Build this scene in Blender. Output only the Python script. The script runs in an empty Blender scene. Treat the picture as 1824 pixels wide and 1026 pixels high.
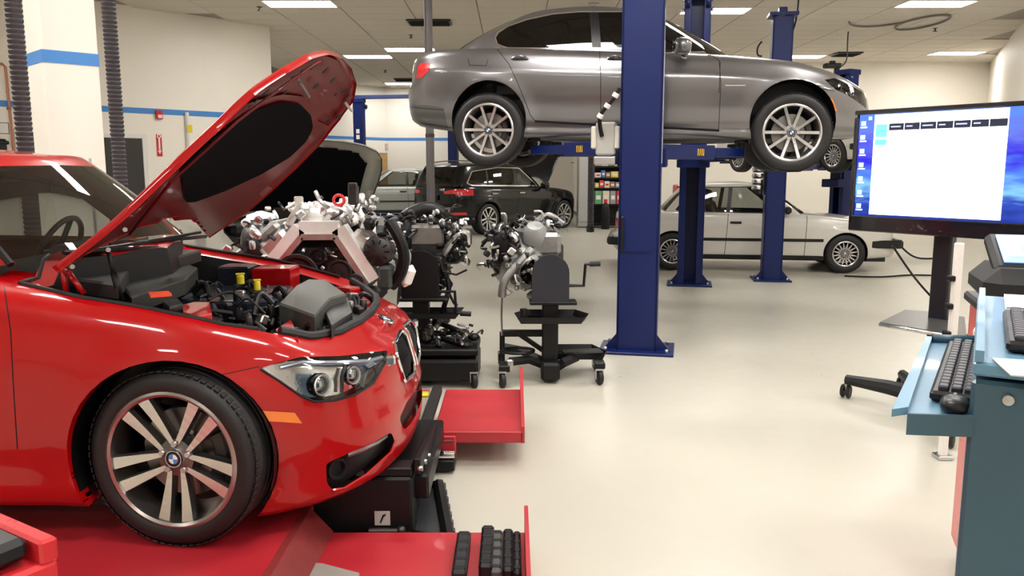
import bpy, bmesh, math, random
import numpy as np
from mathutils import Vector, Matrix
from mathutils.bvhtree import BVHTree
random.seed(7)
SC = bpy.context.scene
COL = SC.collection
PI = math.pi
R = math.radians

# ---------------------------------------------------------------- camera, world, exposure
F_PX, Y_HOR, CAM_H = 1450.0, 300.0, 1.58
PITCH = math.atan((513 - Y_HOR) / F_PX)
cam_d = bpy.data.cameras.new('camera')
cam_d.sensor_width = 36.0
cam_d.lens = 36.0 * F_PX / 1824.0
cam_d.clip_start = 0.05
cam_d.clip_end = 200
cam_o = bpy.data.objects.new('camera', cam_d)
COL.objects.link(cam_o)
cam_o.location = (0, 0, CAM_H)
cam_o.rotation_euler = (PI / 2 - PITCH, 0, 0)
SC.camera = cam_o
wd = bpy.data.worlds.new('world')
SC.world = wd
wd.use_nodes = True
wd.node_tree.nodes['Background'].inputs[0].default_value = (0.9, 0.92, 1.0, 1)
wd.node_tree.nodes['Background'].inputs[1].default_value = 0.3
SC.view_settings.view_transform = 'Standard'
SC.view_settings.look = 'None'
SC.view_settings.gamma = 1.0
SC.view_settings.use_curve_mapping = False
SC.view_settings.exposure = 0.0
LIGHT_E = 38.0          # radiance of a ceiling panel

_c, _s = math.cos(PITCH), math.sin(PITCH)
def ray(px, py):
    u = (px - 912) / F_PX; v = -(py - 513) / F_PX
    return Vector((u, _c + v * _s, -_s + v * _c))
def atz(px, py, z=0.0):
    d = ray(px, py); t = (z - CAM_H) / d.z
    return Vector((d.x * t, d.y * t, z))
def aty(px, py, Y):
    d = ray(px, py); t = Y / d.y
    return Vector((d.x * t, Y, CAM_H + d.z * t))
def pix(p):
    zc = p[1] * _c - (p[2] - CAM_H) * _s
    yc = p[1] * _s + (p[2] - CAM_H) * _c
    return (912 + F_PX * p[0] / zc, 513 - F_PX * yc / zc)
# ---------------------------------------------------------------- materials
MATS = {}
def mat(name, col, rough=0.5, metal=0.0, coat=0.0, var=0.06, scale=14.0, bump=0.0, emit=0.0, rvar=0.0, spec=0.5, flake=0.0):
    if name in MATS: return MATS[name]
    m = bpy.data.materials.new(name); m.use_nodes = True
    nt = m.node_tree; n = nt.nodes; l = nt.links
    b = n['Principled BSDF']
    b.inputs['Roughness'].default_value = rough
    b.inputs['Metallic'].default_value = metal
    b.inputs['Specular IOR Level'].default_value = spec
    b.inputs['Coat Weight'].default_value = coat
    b.inputs['Coat Roughness'].default_value = 0.03
    tc = n.new('ShaderNodeTexCoord')
    no = n.new('ShaderNodeTexNoise'); no.inputs['Scale'].default_value = scale; no.inputs['Detail'].default_value = 4
    l.new(tc.outputs['Object'], no.inputs['Vector'])
    mx = n.new('ShaderNodeMix'); mx.data_type = 'RGBA'
    c = Vector(col[:3])
    mx.inputs[6].default_value = (*(c * (1 - var)), 1)
    mx.inputs[7].default_value = (*[min(1, x * (1 + var)) for x in c], 1)
    l.new(no.outputs['Fac'], mx.inputs[0])
    l.new(mx.outputs[2], b.inputs['Base Color'])
    if rvar:
        mr = n.new('ShaderNodeMapRange'); mr.inputs[3].default_value = max(0.02, rough - rvar); mr.inputs[4].default_value = rough + rvar
        l.new(no.outputs['Fac'], mr.inputs[0]); l.new(mr.outputs[0], b.inputs['Roughness'])
    if bump:
        bu = n.new('ShaderNodeBump'); bu.inputs['Strength'].default_value = bump; bu.inputs['Distance'].default_value = 0.01
        l.new(no.outputs['Fac'], bu.inputs['Height']); l.new(bu.outputs[0], b.inputs['Normal'])
    if emit:
        b.inputs['Emission Color'].default_value = (*col[:3], 1)
        b.inputs['Emission Strength'].default_value = emit
    MATS[name] = m
    return m
def glass_mat(name, tint=(0.3, 0.33, 0.33), ior=1.5, gl=1.0):
    if name in MATS: return MATS[name]
    m = bpy.data.materials.new(name); m.use_nodes = True
    nt = m.node_tree; n = nt.nodes; l = nt.links
    for q in list(n): n.remove(q)
    o = n.new('ShaderNodeOutputMaterial')
    t = n.new('ShaderNodeBsdfTransparent'); t.inputs[0].default_value = (*tint, 1)
    g = n.new('ShaderNodeBsdfGlossy'); g.inputs['Roughness'].default_value = 0.02; g.inputs[0].default_value = (gl, gl, gl, 1)
    f = n.new('ShaderNodeFresnel'); f.inputs[0].default_value = ior
    tc = n.new('ShaderNodeTexCoord'); no = n.new('ShaderNodeTexNoise'); no.inputs['Scale'].default_value = 2.0
    l.new(tc.outputs['Object'], no.inputs['Vector'])
    ma = n.new('ShaderNodeMath'); ma.operation = 'MULTIPLY_ADD'; ma.inputs[1].default_value = 0.02
    l.new(no.outputs['Fac'], ma.inputs[0]); l.new(f.outputs[0], ma.inputs[2])
    x = n.new('ShaderNodeMixShader')
    l.new(ma.outputs[0], x.inputs[0]); l.new(t.outputs[0], x.inputs[1]); l.new(g.outputs[0], x.inputs[2])
    l.new(x.outputs[0], o.inputs[0])
    MATS[name] = m
    return m

# ---------------------------------------------------------------- mesh collector
def rot_to(d):
    return Vector(d).normalized().to_track_quat('Z', 'Y').to_matrix()
class MB:
    def __init__(s): s.v = []; s.f = []; s.sm = []
    def add(s, vs, fs, smooth=False):
        o = len(s.v); s.v += [tuple(p) for p in vs]
        s.f += [tuple(i + o for i in f) for f in fs]; s.sm += [smooth] * len(fs); return s
    def box(s, c, d, rz=0.0, ch=0.0, rot=None):
        hx, hy, hz = d[0] / 2, d[1] / 2, d[2] / 2
        M = rot if rot is not None else Matrix.Rotation(rz, 3, 'Z')
        c = Vector(c)
        if ch <= 0:
            vs = [c + M @ Vector((x * hx, y * hy, z * hz)) for x in (-1, 1) for y in (-1, 1) for z in (-1, 1)]
            return s.add(vs, [(0, 1, 3, 2), (4, 6, 7, 5), (0, 4, 5, 1), (2, 3, 7, 6), (0, 2, 6, 4), (1, 5, 7, 3)])
        ch = min(ch, hx * .9, hy * .9, hz * .9)
        ix = {}; vs = []
        for x in (-1, 1):
            for y in (-1, 1):
                for z in (-1, 1):
                    for a in range(3):
                        q = [x * (hx - ch), y * (hy - ch), z * (hz - ch)]
                        q[a] = (x * hx, y * hy, z * hz)[a]
                        ix[(x, y, z, a)] = len(vs); vs.append(c + M @ Vector(q))
        fs = []
        for a in range(3):
            b, d2 = (a + 1) % 3, (a + 2) % 3
            for sg in (-1, 1):
                q = []
                for (p, r) in ((-1, -1), (1, -1), (1, 1), (-1, 1)):
                    k = [0, 0, 0]; k[a] = sg; k[b] = p; k[d2] = r
                    q.append(ix[(*k, a)])
                fs.append(tuple(q if sg > 0 else q[::-1]))
            for p in (-1, 1):
                for r in (-1, 1):
                    k0 = [0, 0, 0]; k1 = [0, 0, 0]
                    k0[a] = -1; k1[a] = 1
                    for k in (k0, k1): k[b] = p; k[d2] = r
                    q = (ix[(*k0, b)], ix[(*k1, b)], ix[(*k1, d2)], ix[(*k0, d2)])
                    fs.append(q if p * r > 0 else q[::-1])
        for x in (-1, 1):
            for y in (-1, 1):
                for z in (-1, 1):
                    q = (ix[(x, y, z, 0)], ix[(x, y, z, 1)], ix[(x, y, z, 2)])
                    fs.append(q if x * y * z > 0 else q[::-1])
        return s.add(vs, fs)
    def tube(s, pts, r, n=10, cap=True, smooth=True):
        pts = [Vector(p) for p in pts]
        rs = r if isinstance(r, (list, tuple)) else [r] * len(pts)
        vs = []; fs = []
        up = None
        for i, p in enumerate(pts):
            t = (pts[min(i + 1, len(pts) - 1)] - pts[max(i - 1, 0)])
            if t.length < 1e-9: t = Vector((0, 0, 1))
            t.normalize()
            if up is None:
                up = t.orthogonal().normalized()
            up = (up - t * up.dot(t))
            if up.length < 1e-6: up = t.orthogonal()
            up.normalize(); bi = t.cross(up)
            for k in range(n):
                a = 2 * PI * k / n
                vs.append(p + (up * math.cos(a) + bi * math.sin(a)) * rs[i])
        for i in range(len(pts) - 1):
            for k in range(n):
                fs.append((i * n + k, i * n + (k + 1) % n, (i + 1) * n + (k + 1) % n, (i + 1) * n + k))
        s.add(vs, fs, smooth)
        if cap:
            m = len(pts) - 1
            s.add(vs[:n], [tuple(range(n))[::-1]]); s.add(vs[m * n:], [tuple(range(n))])
        return s
    def cyl(s, a, b, r, n=16, r2=None): return s.tube([a, b], [r, r if r2 is None else r2], n)
    def lathe(s, prof, c=(0, 0, 0), axis=(0, 0, 1), n=32, smooth=True, a0=0, a1=2 * PI):
        M = rot_to(axis); c = Vector(c); vs = []; fs = []
        full = abs(a1 - a0 - 2 * PI) < 1e-6; m = n if full else n + 1
        for (r, h) in prof:
            for k in range(m):
                a = a0 + (a1 - a0) * k / n
                vs.append(c + M @ Vector((r * math.cos(a), r * math.sin(a), h)))
        for i in range(len(prof) - 1):
            for k in range(n):
                k2 = (k + 1) % m
                fs.append((i * m + k, i * m + k2, (i + 1) * m + k2, (i + 1) * m + k))
        return s.add(vs, fs, smooth)
    def prism(s, poly, h0, h1, fn):
        n = len(poly)
        vs = [fn(p[0], p[1], h0) for p in poly] + [fn(p[0], p[1], h1) for p in poly]
        fs = [tuple(range(n))[::-1], tuple(range(n, 2 * n))] + [(i, (i + 1) % n, n + (i + 1) % n, n + i) for i in range(n)]
        return s.add(vs, fs)
    def grid(s, P, smooth=True):
        nu = len(P); nv = len(P[0])
        return s.add([p for r in P for p in r], [(i * nv + j, (i + 1) * nv + j, (i + 1) * nv + j + 1, i * nv + j + 1) for i in range(nu - 1) for j in range(nv - 1)], smooth)
    def blob(s, c, d, rot=None, n=10, pw=1.0):
        M = rot if rot is not None else Matrix.Identity(3)
        c = Vector(c); sg = lambda x: math.copysign(abs(x) ** pw, x)
        P = [[c + M @ Vector((d[0] / 2 * sg(math.cos(t)) * sg(math.cos(q)), d[1] / 2 * sg(math.cos(t)) * sg(math.sin(q)), d[2] / 2 * sg(math.sin(t))))
              for q in [2 * PI * j / (n * 2) for j in range(n * 2 + 1)]] for t in [-PI / 2 + PI * i / n for i in range(n + 1)]]
        return s.grid(P)
    def mesh(s, name, weld=1e-5, fixn=True):
        me = bpy.data.meshes.new(name)
        me.from_pydata(s.v, [], s.f)
        me.polygons.foreach_set('use_smooth', s.sm)
        if fixn:
            bm = bmesh.new(); bm.from_mesh(me)
            bmesh.ops.remove_doubles(bm, verts=bm.verts, dist=weld)
            bmesh.ops.recalc_face_normals(bm, faces=bm.faces)
            for e in bm.edges:
                if len(e.link_faces) == 2 and e.calc_face_angle(0) > 0.7: e.smooth = False
            bm.to_mesh(me); bm.free()
        return me
    def build(s, name, m, parent=None, **k):
        me = s.mesh(name, **k)
        return link(name, me, m, parent)
def link(name, me, m=None, parent=None):
    o = bpy.data.objects.new(name, me); COL.objects.link(o)
    if m is not None:
        me.materials.clear(); me.materials.append(m)
    if parent is not None: o.parent = parent
    return o
def thing(name, label, cat, loc=(0, 0, 0), rz=0.0, group=None):
    o = bpy.data.objects.new(name, None); COL.objects.link(o)
    o.location = loc; o.rotation_euler = (0, 0, rz); o.empty_display_size = 0.1
    return tag(o, label, cat, group)
def tag(o, label=None, cat=None, group=None, kind=None):
    if label: o['label'] = label
    if cat: o['category'] = cat
    if group: o['group'] = group
    if kind: o['kind'] = kind
    return o
def dup(o, parent=None, **kw):
    c = o.copy(); COL.objects.link(c)
    if parent is not None: c.parent = parent
    for ch in o.children: dup(ch, c)
    return c
def bez(pts, n=24):
    """smooth curve through points"""
    P = np.array([tuple(p) for p in pts], float)
    t = np.concatenate([[0], np.cumsum(np.linalg.norm(np.diff(P, axis=0), axis=1) ** 0.5)])
    return [Vector(q) for q in nspl(t, P, np.linspace(0, t[-1], n))]
def nspl(t, P, q):
    t = np.asarray(t, float); P = np.asarray(P, float); q = np.asarray(q, float)
    if P.ndim == 1: P = P[:, None]
    n = len(t); h = np.diff(t)
    A = np.zeros((n, n)); B = np.zeros((n, P.shape[1])); A[0, 0] = A[-1, -1] = 1
    for i in range(1, n - 1):
        A[i, i - 1] = h[i - 1]; A[i, i] = 2 * (h[i - 1] + h[i]); A[i, i + 1] = h[i]
        B[i] = 6 * ((P[i + 1] - P[i]) / h[i] - (P[i] - P[i - 1]) / h[i - 1])
    M = np.linalg.solve(A, B)
    k = np.clip(np.searchsorted(t, q) - 1, 0, n - 2)
    a = (t[k + 1] - q)[:, None]; b = (q - t[k])[:, None]; hk = h[k][:, None]
    return M[k] * a ** 3 / (6 * hk) + M[k + 1] * b ** 3 / (6 * hk) + (P[k] / hk - M[k] * hk / 6) * a + (P[k + 1] / hk - M[k + 1] * hk / 6) * b
def pch(tab):
    """monotone cubic table -> function"""
    tab = sorted(tab); x = np.array([p[0] for p in tab], float); y = np.array([p[1] for p in tab], float)
    h = np.diff(x); d = np.diff(y) / h; m = np.zeros(len(x)); m[0] = d[0]; m[-1] = d[-1]
    for i in range(1, len(x) - 1):
        if d[i - 1] * d[i] > 0:
            w1 = 2 * h[i] + h[i - 1]; w2 = h[i] + 2 * h[i - 1]
            m[i] = (w1 + w2) / (w1 / d[i - 1] + w2 / d[i])
    def f(q):
        q = min(max(q, x[0]), x[-1]); k = int(min(max(np.searchsorted(x, q) - 1, 0), len(x) - 2))
        s = (q - x[k]) / h[k]
        return float((1 + 2 * s) * (1 - s) ** 2 * y[k] + s * (1 - s) ** 2 * h[k] * m[k] + s * s * (3 - 2 * s) * y[k + 1] + s * s * (s - 1) * h[k] * m[k + 1])
    return f
def inpoly(p, poly):
    x, y = p; c = False; n = len(poly); j = n - 1
    for i in range(n):
        xi, yi = poly[i]; xj, yj = poly[j]
        if (yi > y) != (yj > y) and x < (xj - xi) * (y - yi) / (yj - yi) + xi: c = not c
        j = i
    return c
def roundpoly(poly, r, n=4):
    """round the corners of a 2D polygon"""
    out = []; N = len(poly)
    for i in range(N):
        a, b, c = Vector(poly[i - 1]), Vector(poly[i]), Vector(poly[(i + 1) % N])
        d1 = (a - b); d2 = (c - b); q = min(r, d1.length * .45, d2.length * .45)
        p1 = b + d1.normalized() * q; p2 = b + d2.normalized() * q
        for k in range(n + 1):
            t = k / n; out.append(tuple(p1 * (1 - t) ** 2 + b * 2 * t * (1 - t) + p2 * t * t))
    return out
# ---------------------------------------------------------------- room shell
CEIL = 4.4
M_WALL = mat('wall_paint', (0.88, 0.835, 0.755), 0.55, var=0.02, scale=3, bump=0.03)
M_STRIPE = mat('blue_stripe', (0.06, 0.24, 0.62), 0.5, var=0.05)
M_TILE = mat('ceiling_tile', (0.62, 0.565, 0.49), 0.8, var=0.05, scale=40, bump=0.1)
M_GRID = mat('ceiling_grid', (0.30, 0.27, 0.24), 0.7)
M_BLACK = mat('black_paint', (0.005, 0.005, 0.006), 0.42, var=0.2, spec=.3)
M_BLACKP = mat('black_plastic', (0.009, 0.009, 0.011), 0.35, var=0.2, rvar=0.08, spec=.35)
M_RUBBER = mat('black_rubber', (0.008, 0.008, 0.009), 0.62, var=0.25, scale=30)
M_WHITE = mat('white_paint', (0.8, 0.78, 0.75), 0.45, var=0.03)
M_DKDOOR = mat('dark_door', (0.035, 0.032, 0.03), 0.5, var=0.1)
M_CHROME = mat('chrome', (0.85, 0.86, 0.88), 0.08, 1.0, var=0.02)
M_STEEL = mat('steel', (0.55, 0.55, 0.56), 0.3, 1.0, var=0.1, rvar=0.1)
M_ALU = mat('cast_aluminium', (0.62, 0.61, 0.59), 0.34, 1.0, var=0.15, scale=25, bump=0.15, rvar=0.12)
M_DKMETAL = mat('dark_metal', (0.07, 0.066, 0.066), 0.38, 0.85, var=0.3, scale=25, bump=0.15, rvar=0.12)
M_GREY = mat('grey_plastic', (0.06, 0.06, 0.06), 0.4, var=0.1)
M_RED = mat('red_enamel', (0.62, 0.022, 0.03), 0.3, coat=0.3, var=0.1, rvar=0.08)
M_LIFT = mat('lift_blue', (0.004, 0.013, 0.092), 0.35, coat=0.0, spec=.3, var=0.1, scale=5, rvar=0.06)

def floor_mat():
    m = bpy.data.materials.new('floor_epoxy'); m.use_nodes = True
    nt = m.node_tree; n = nt.nodes; l = nt.links; b = n['Principled BSDF']
    tc = n.new('ShaderNodeTexCoord')
    n1 = n.new('ShaderNodeTexNoise'); n1.inputs['Scale'].default_value = 0.6; n1.inputs['Detail'].default_value = 6
    n2 = n.new('ShaderNodeTexNoise'); n2.inputs['Scale'].default_value = 9; n2.inputs['Detail'].default_value = 8
    vo = n.new('ShaderNodeTexVoronoi'); vo.feature = 'DISTANCE_TO_EDGE'; vo.inputs['Scale'].default_value = 0.28
    for q in (n1, n2): l.new(tc.outputs['Object'], q.inputs['Vector'])
    mv = n.new('ShaderNodeVectorMath'); mv.operation = 'ADD'
    sc = n.new('ShaderNodeVectorMath'); sc.operation = 'SCALE'; sc.inputs['Scale'].default_value = 0.35
    l.new(n2.outputs['Color'], sc.inputs[0]); l.new(tc.outputs['Object'], mv.inputs[0]); l.new(sc.outputs[0], mv.inputs[1])
    l.new(mv.outputs[0], vo.inputs['Vector'])
    r1 = n.new('ShaderNodeMix'); r1.data_type = 'RGBA'
    r1.inputs[6].default_value = (0.46, 0.44, 0.375, 1); r1.inputs[7].default_value = (0.56, 0.535, 0.46, 1)
    l.new(n1.outputs['Fac'], r1.inputs[0])
    cr = n.new('ShaderNodeMapRange'); cr.inputs[1].default_value = 0.0; cr.inputs[2].default_value = 0.0022; cr.inputs[3].default_value = 0.55; cr.inputs[4].default_value = 0
    l.new(vo.outputs['Distance'], cr.inputs[0])
    r2 = n.new('ShaderNodeMix'); r2.data_type = 'RGBA'; r2.inputs[7].default_value = (0.36, 0.32, 0.27, 1)
    mm = n.new('ShaderNodeMath'); mm.operation = 'MULTIPLY'
    l.new(cr.outputs[0], mm.inputs[0]); l.new(n1.outputs['Fac'], mm.inputs[1])
    l.new(mm.outputs[0], r2.inputs[0]); l.new(r1.outputs[2], r2.inputs[6]); l.new(r2.outputs[2], b.inputs['Base Color'])
    rr = n.new('ShaderNodeMapRange'); rr.inputs[3].default_value = 0.22; rr.inputs[4].default_value = 0.42
    l.new(n2.outputs['Fac'], rr.inputs[0]); l.new(rr.outputs[0], b.inputs['Roughness'])
    b.inputs['Specular IOR Level'].default_value = 0.45
    return m
fl = MB(); fl.box((0, 12, -0.05), (32, 40, 0.1))
tag(fl.build('floor', floor_mat()), 'cream epoxy workshop floor with fine cracks', kind='structure')

# wall outline, seen from inside
WP = [(-14, -7), (-14, 6.9), (-7.07, 14.57), (-4.885, 16.99), (-7.2, 19.5), (-7.2, 26.2), (-4.5, 29.5), (2.2, 29.5), (2.2, 22.6), (12.9, 22.6), (8.6, 13.6), (8.0, 10), (8.0, -7)]
wn = ['wall_side_left', 'wall_left', None, 'wall_return_left', 'wall_recess_side', 'wall_recess_left', 'wall_recess_back', 'wall_recess_right', 'wall_back', 'wall_right', 'wall_side_right', 'wall_far_right', 'wall_rear']
wl = ['pale wall out of the left bay', 'cream diagonal wall with blue stripe and dark doors', None, 'short cream return wall behind the bright corner', 'cream side wall inside the deep bay', 'cream wall with a wooden door in the deep bay', 'bright end wall of the deep bay',
      'short return wall of the deep bay', 'bright plain wall behind the lifts', 'pale wall receding behind the screen', 'pale wall beside the carts', 'pale wall beside the benches', 'pale wall opposite the lifts']
pts = [p for i, p in enumerate(WP) if i != 2]
nm = [w for w in wn if w]; lb = [w for w in wl if w]
def wall_box(a, b, z0, z1, th, name, m, off=0.0, parent=None):
    a = Vector((*a, 0)); b = Vector((*b, 0)); d = (b - a); L = d.length; d.normalize()
    nrm = Vector((d.y, -d.x, 0))      # inward for a clockwise outline
    c = (a + b) / 2 + nrm * (off - th / 2)
    q = MB(); q.box((c.x, c.y, (z0 + z1) / 2), (L, th, z1 - z0), math.atan2(d.y, d.x))
    return q.build(name, m, parent)
tri = 0
for i in range(len(pts)):
    a, b = pts[i], pts[(i + 1) % len(pts)]
    w = wall_box(a, b, 0, CEIL + .05, 0.15, nm[i], M_WALL)
    tag(w, lb[i], kind='structure')
    if nm[i] in ('wall_left', 'wall_recess_left', 'wall_recess_side', 'wall_recess_back', 'wall_side_left'):
        tri += 1
        t = wall_box(a, b, 2.56, 2.66, 0.006, 'trim_%d' % tri, M_STRIPE, off=0.006)
        tag(t, 'blue stripe painted along the ' + lb[i].split(' with')[0], kind='structure')
    k = wall_box(a, b, 0, 0.1, 0.012, 'baseboard_' + nm[i][5:], mat('baseboard', (0.18, 0.17, 0.16), .6), off=0.012)
    tag(k, 'dark rubber skirting under the ' + lb[i].split(' with')[0], kind='structure')

# ceiling: slab, then tiles hung as separate panels
cb = MB(); cb.box((0, 12, CEIL + .06), (32, 40, 0.08))
ceil = tag(cb.build('ceiling', M_GRID), 'suspended ceiling of pale mineral tiles', kind='structure')
TW, TL = 1.22, 0.61
lights_px = [(585, 3), (750, 88), (652, 103), (724, 150), (1306, 18), (1658, 5), (1420, 98), (1674, 92)]
LPOS = []
for (px, py) in lights_px:
    p = atz(px, py, CEIL); LPOS.append((p.x, p.y))
# rows of the same fixtures nearer than the frame shows
LPOS += [(-2.6, 8.6), (2.2, 8.9), (6.3, 8.4), (-7.4, 8.2), (-2.7, 4.2), (1.8, 4.2), (5.6, 4.0), (-7.0, 3.6), (-2.6, -0.6), (2.0, -0.8), (5.6, -1.0), (-7.0, -1.2),
         (-2.4, -4.6), (2.2, -4.6), (-10.5, 4.0), (2.4, 19.4), (0.2, 6.3), (4.0, 6.2), (-4.8, 6.4), (-.2, 2.0), (4.0, 1.8)]
LPOS = [(round(x / TW) * TW, round(y / TL) * TL) for x, y in LPOS]
tp = []
inside = [tuple(p) for p in pts]
for ix in range(-12, 12):
    for iy in range(-11, 50):
        x, y = ix * TW, iy * TL
        if not inpoly((x, y), inside): continue
        if any(abs(x - a) < .1 and abs(y - b) < .1 for a, b in LPOS): continue
        tp.append((x, y))
def vis(p):
    if p[1] < 1: return False
    u, v = pix((p[0], p[1], CEIL)); return -60 < u < 1890 and -40 < v < 300
V = sorted([p for p in tp if vis(p)], key=lambda p: p[1])
q = MB(); q.box((0, 0, 0), (TW - .016, TL - .016, .03), ch=.006); tile_me = q.mesh('ceiling_tile'); tile_me.materials.append(M_TILE)
for (x, y) in V[:300]:
    o = bpy.data.objects.new('ceiling_tile', tile_me); COL.objects.link(o); o.parent = ceil; o.location = (x, y, CEIL + .013)
rest = [p for p in tp if not vis(p)] + V[300:]
q = MB()
for (x, y) in rest: q.box((x, y, CEIL + .013), (TW - .016, TL - .016, .03))
tag(q.build('ceiling_tiles', M_TILE, ceil), kind='stuff')
M_LAMP = mat('lamp_diffuser', (1.0, 0.97, 0.92), 0.5, emit=LIGHT_E)
lampname = ['beside the raised hood', 'behind the hanging grey hose', 'past the tip of the raised red hood', 'over the deep bay', 'beside the far lift column', 'over the screen', 'behind the lift column with a flat cap', 'on the ceiling before the bright back wall']
for i, (x, y) in enumerate(LPOS):
    t = thing('ceiling_light', ('glowing recessed ceiling panel ' + lampname[i]) if i < 8 else 'glowing recessed ceiling panel out of the picture over the near bays', 'light', (x, y, CEIL), 0, 'recessed ceiling panels')
    a = MB(); a.box((0, 0, .004), (TW - .05, TL - .05, .012)); a.build('diffuser', M_LAMP, t)
    a = MB()
    for s in (-1, 1):
        a.box((0, s * (TL / 2 - .018), 0), (TW - .01, .03, .03)); a.box((s * (TW / 2 - .018), 0, 0), (.03, TL - .01, .03))
    a.build('frame', M_WHITE, t)
# ---------------------------------------------------------------- car body builder
def half_curve(P, n, per_seg=False):
    """sample a half outline (first and last points on the centre line) with a smooth crossing there"""
    P = np.array(P, float)
    a = P[1].copy(); a[1] = -a[1]; b = P[-2].copy(); b[1] = -b[1]
    Q = np.vstack([a, P, b])
    if per_seg: t = np.arange(-1, len(P) + 1, dtype=float)
    else:
        t = np.concatenate([[0], np.cumsum(np.linalg.norm(np.diff(Q[:, :2], axis=0), axis=1) ** 0.7)]); t = t - t[1]
    return nspl(t, Q, np.linspace(t[1], t[-2], n)), np.linspace(t[1], t[-2], n)

def shell(S):
    """right half (y <= 0) of a car body as a bmesh; tags 0 side, 1 top, 2 windscreen, 3 pillars and side glass, 4 rear glass, 5 roof"""
    bm = bmesh.new(); tg = bm.faces.layers.int.new('tag'); bm.faces.layers.int.new('part')
    U, VR, TR = S.get('U', 150), S.get('V', 22), S.get('T', 9)
    plan, _ = half_curve(S['plan'], U * 4)
    dl = np.concatenate([[0], np.cumsum(np.linalg.norm(np.diff(plan, axis=0), axis=1))])
    q = np.linspace(0, dl[-1], U)
    plan = np.stack([np.interp(q, dl, plan[:, k]) for k in (0, 1)], 1)
    plan[0, 1] = plan[-1, 1] = 0
    tan = np.gradient(plan, axis=0); tan /= np.linalg.norm(tan, axis=1)[:, None]
    nor = np.stack([tan[:, 1], -tan[:, 0]], 1); nor[0] = (1, 0); nor[-1] = (-1, 0)
    of, os_, orr, zt, zb, zc = [pch(S[k]) for k in ('off_front', 'off_side', 'off_rear', 'z_top', 'z_bot', 'z_mid')]
    fl = S.get('flare', 0.012); RA = S['arch_r']
    rows = []
    for i in range(U):
        x0, y0 = plan[i]; n = nor[i]
        wf = max(n[0], 0) ** 2; wr = max(-n[0], 0) ** 2; ws = n[1] ** 2
        a, b = zb(x0), zt(x0); col = []
        for j in range(-1, VR + 1):
            v = max(j, 0) / VR; z = a + (b - a) * v
            o = wf * of(v) + wr * orr(v) + ws * os_(v)
            for ax in S['axles']:
                r = math.hypot(x0 - ax, z - S['arch_z']); o -= ws * fl * math.exp(-((r - RA) / .07) ** 2)
            if j < 0: o += .14; z += .015
            y = max(y0 - n[1] * o, 0)
            if i in (0, U - 1): y = 0
            col.append((x0 - n[0] * o, -y, z))
        rows.append(col)
    def put(G, tags):
        vv = [[bm.verts.new(p) for p in c] for c in G]
        for i in range(len(vv) - 1):
            for j in range(len(vv[0]) - 1):
                f = bm.faces.new((vv[i][j], vv[i][j + 1], vv[i + 1][j + 1], vv[i + 1][j])); f.smooth = True
                f[tg] = tags(i) if callable(tags) else tags
    put(rows, 0)
    top = []
    pw = S.get('crown_pow', 2.2)
    for i in range(U):
        x, y, z = rows[i][-1]
        top.append([(x, y * (1 - t), z + (zc(x) - z) * (1 - (1 - t) ** pw)) for t in [k / TR for k in range(TR + 1)]])
    put(top, 1)
    # greenhouse
    GB, ts = half_curve(S['gh_base'], S.get('G', 110), True)
    GT, _ = half_curve(S['gh_roof'], S.get('G', 110), True)
    K = S.get('K', 12); sA, sC = S['gh_s']
    GR = []
    for i in range(len(GB)):
        b, t = GB[i].copy(), GT[i].copy()
        if i in (0, len(GB) - 1): b[1] = t[1] = 0
        c = []
        nn = np.array([(GB[min(i + 1, len(GB) - 1)] - GB[max(i - 1, 0)])[1], -(GB[min(i + 1, len(GB) - 1)] - GB[max(i - 1, 0)])[0]]); nn /= max(1e-6, np.linalg.norm(nn))
        for k in range(K + 1):
            w = k / K; p = b + (t - b) * w; o = S.get('gh_bulge', .03) * 4 * w * (1 - w)
            yy = max(p[1] + nn[1] * o, 0) if i not in (0, len(GB) - 1) else 0
            c.append((p[0] + nn[0] * o, -yy, p[2]))
        GR.append(c)
    put(GR, lambda i: 2 if ts[i] < sA - 1e-6 else (3 if ts[i] < sC - 1e-6 else 4))
    zr = pch(S['z_roof']); RF = []
    for i in range(len(GR)):
        x, y, z = GR[i][-1]
        RF.append([(x, y * (1 - t), z + (zr(x) - z) * (1 - (1 - t) ** 2.4)) for t in [k / 8 for k in range(9)]])
    put(RF, 5)
    # open the deck below the greenhouse
    base2 = [(p[0], -p[1]) for p in GB]
    base2 = [(p[0] * .995 + base2[0][0] * .0, p[1] * .985) for p in base2]
    kill = [f for f in bm.faces if f[tg] == 1 and all(inpoly((v.co.x, min(v.co.y, -.002)), base2 + [(base2[-1][0], 0), (base2[0][0], 0)]) for v in f.verts)]
    bmesh.ops.delete(bm, geom=kill, context='FACES')
    bmesh.ops.remove_doubles(bm, verts=bm.verts, dist=2e-4)
    bmesh.ops.dissolve_degenerate(bm, dist=1e-5, edges=bm.edges)
    bm.normal_update()
    # make sure normals look outward
    bmesh.ops.recalc_face_normals(bm, faces=bm.faces)
    s = sum((f.normal.y if f[tg] == 0 else 0) * f.calc_area() for f in bm.faces)
    if s > 0: bmesh.ops.reverse_faces(bm, faces=bm.faces)
    bm.normal_update()
    return bm

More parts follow.
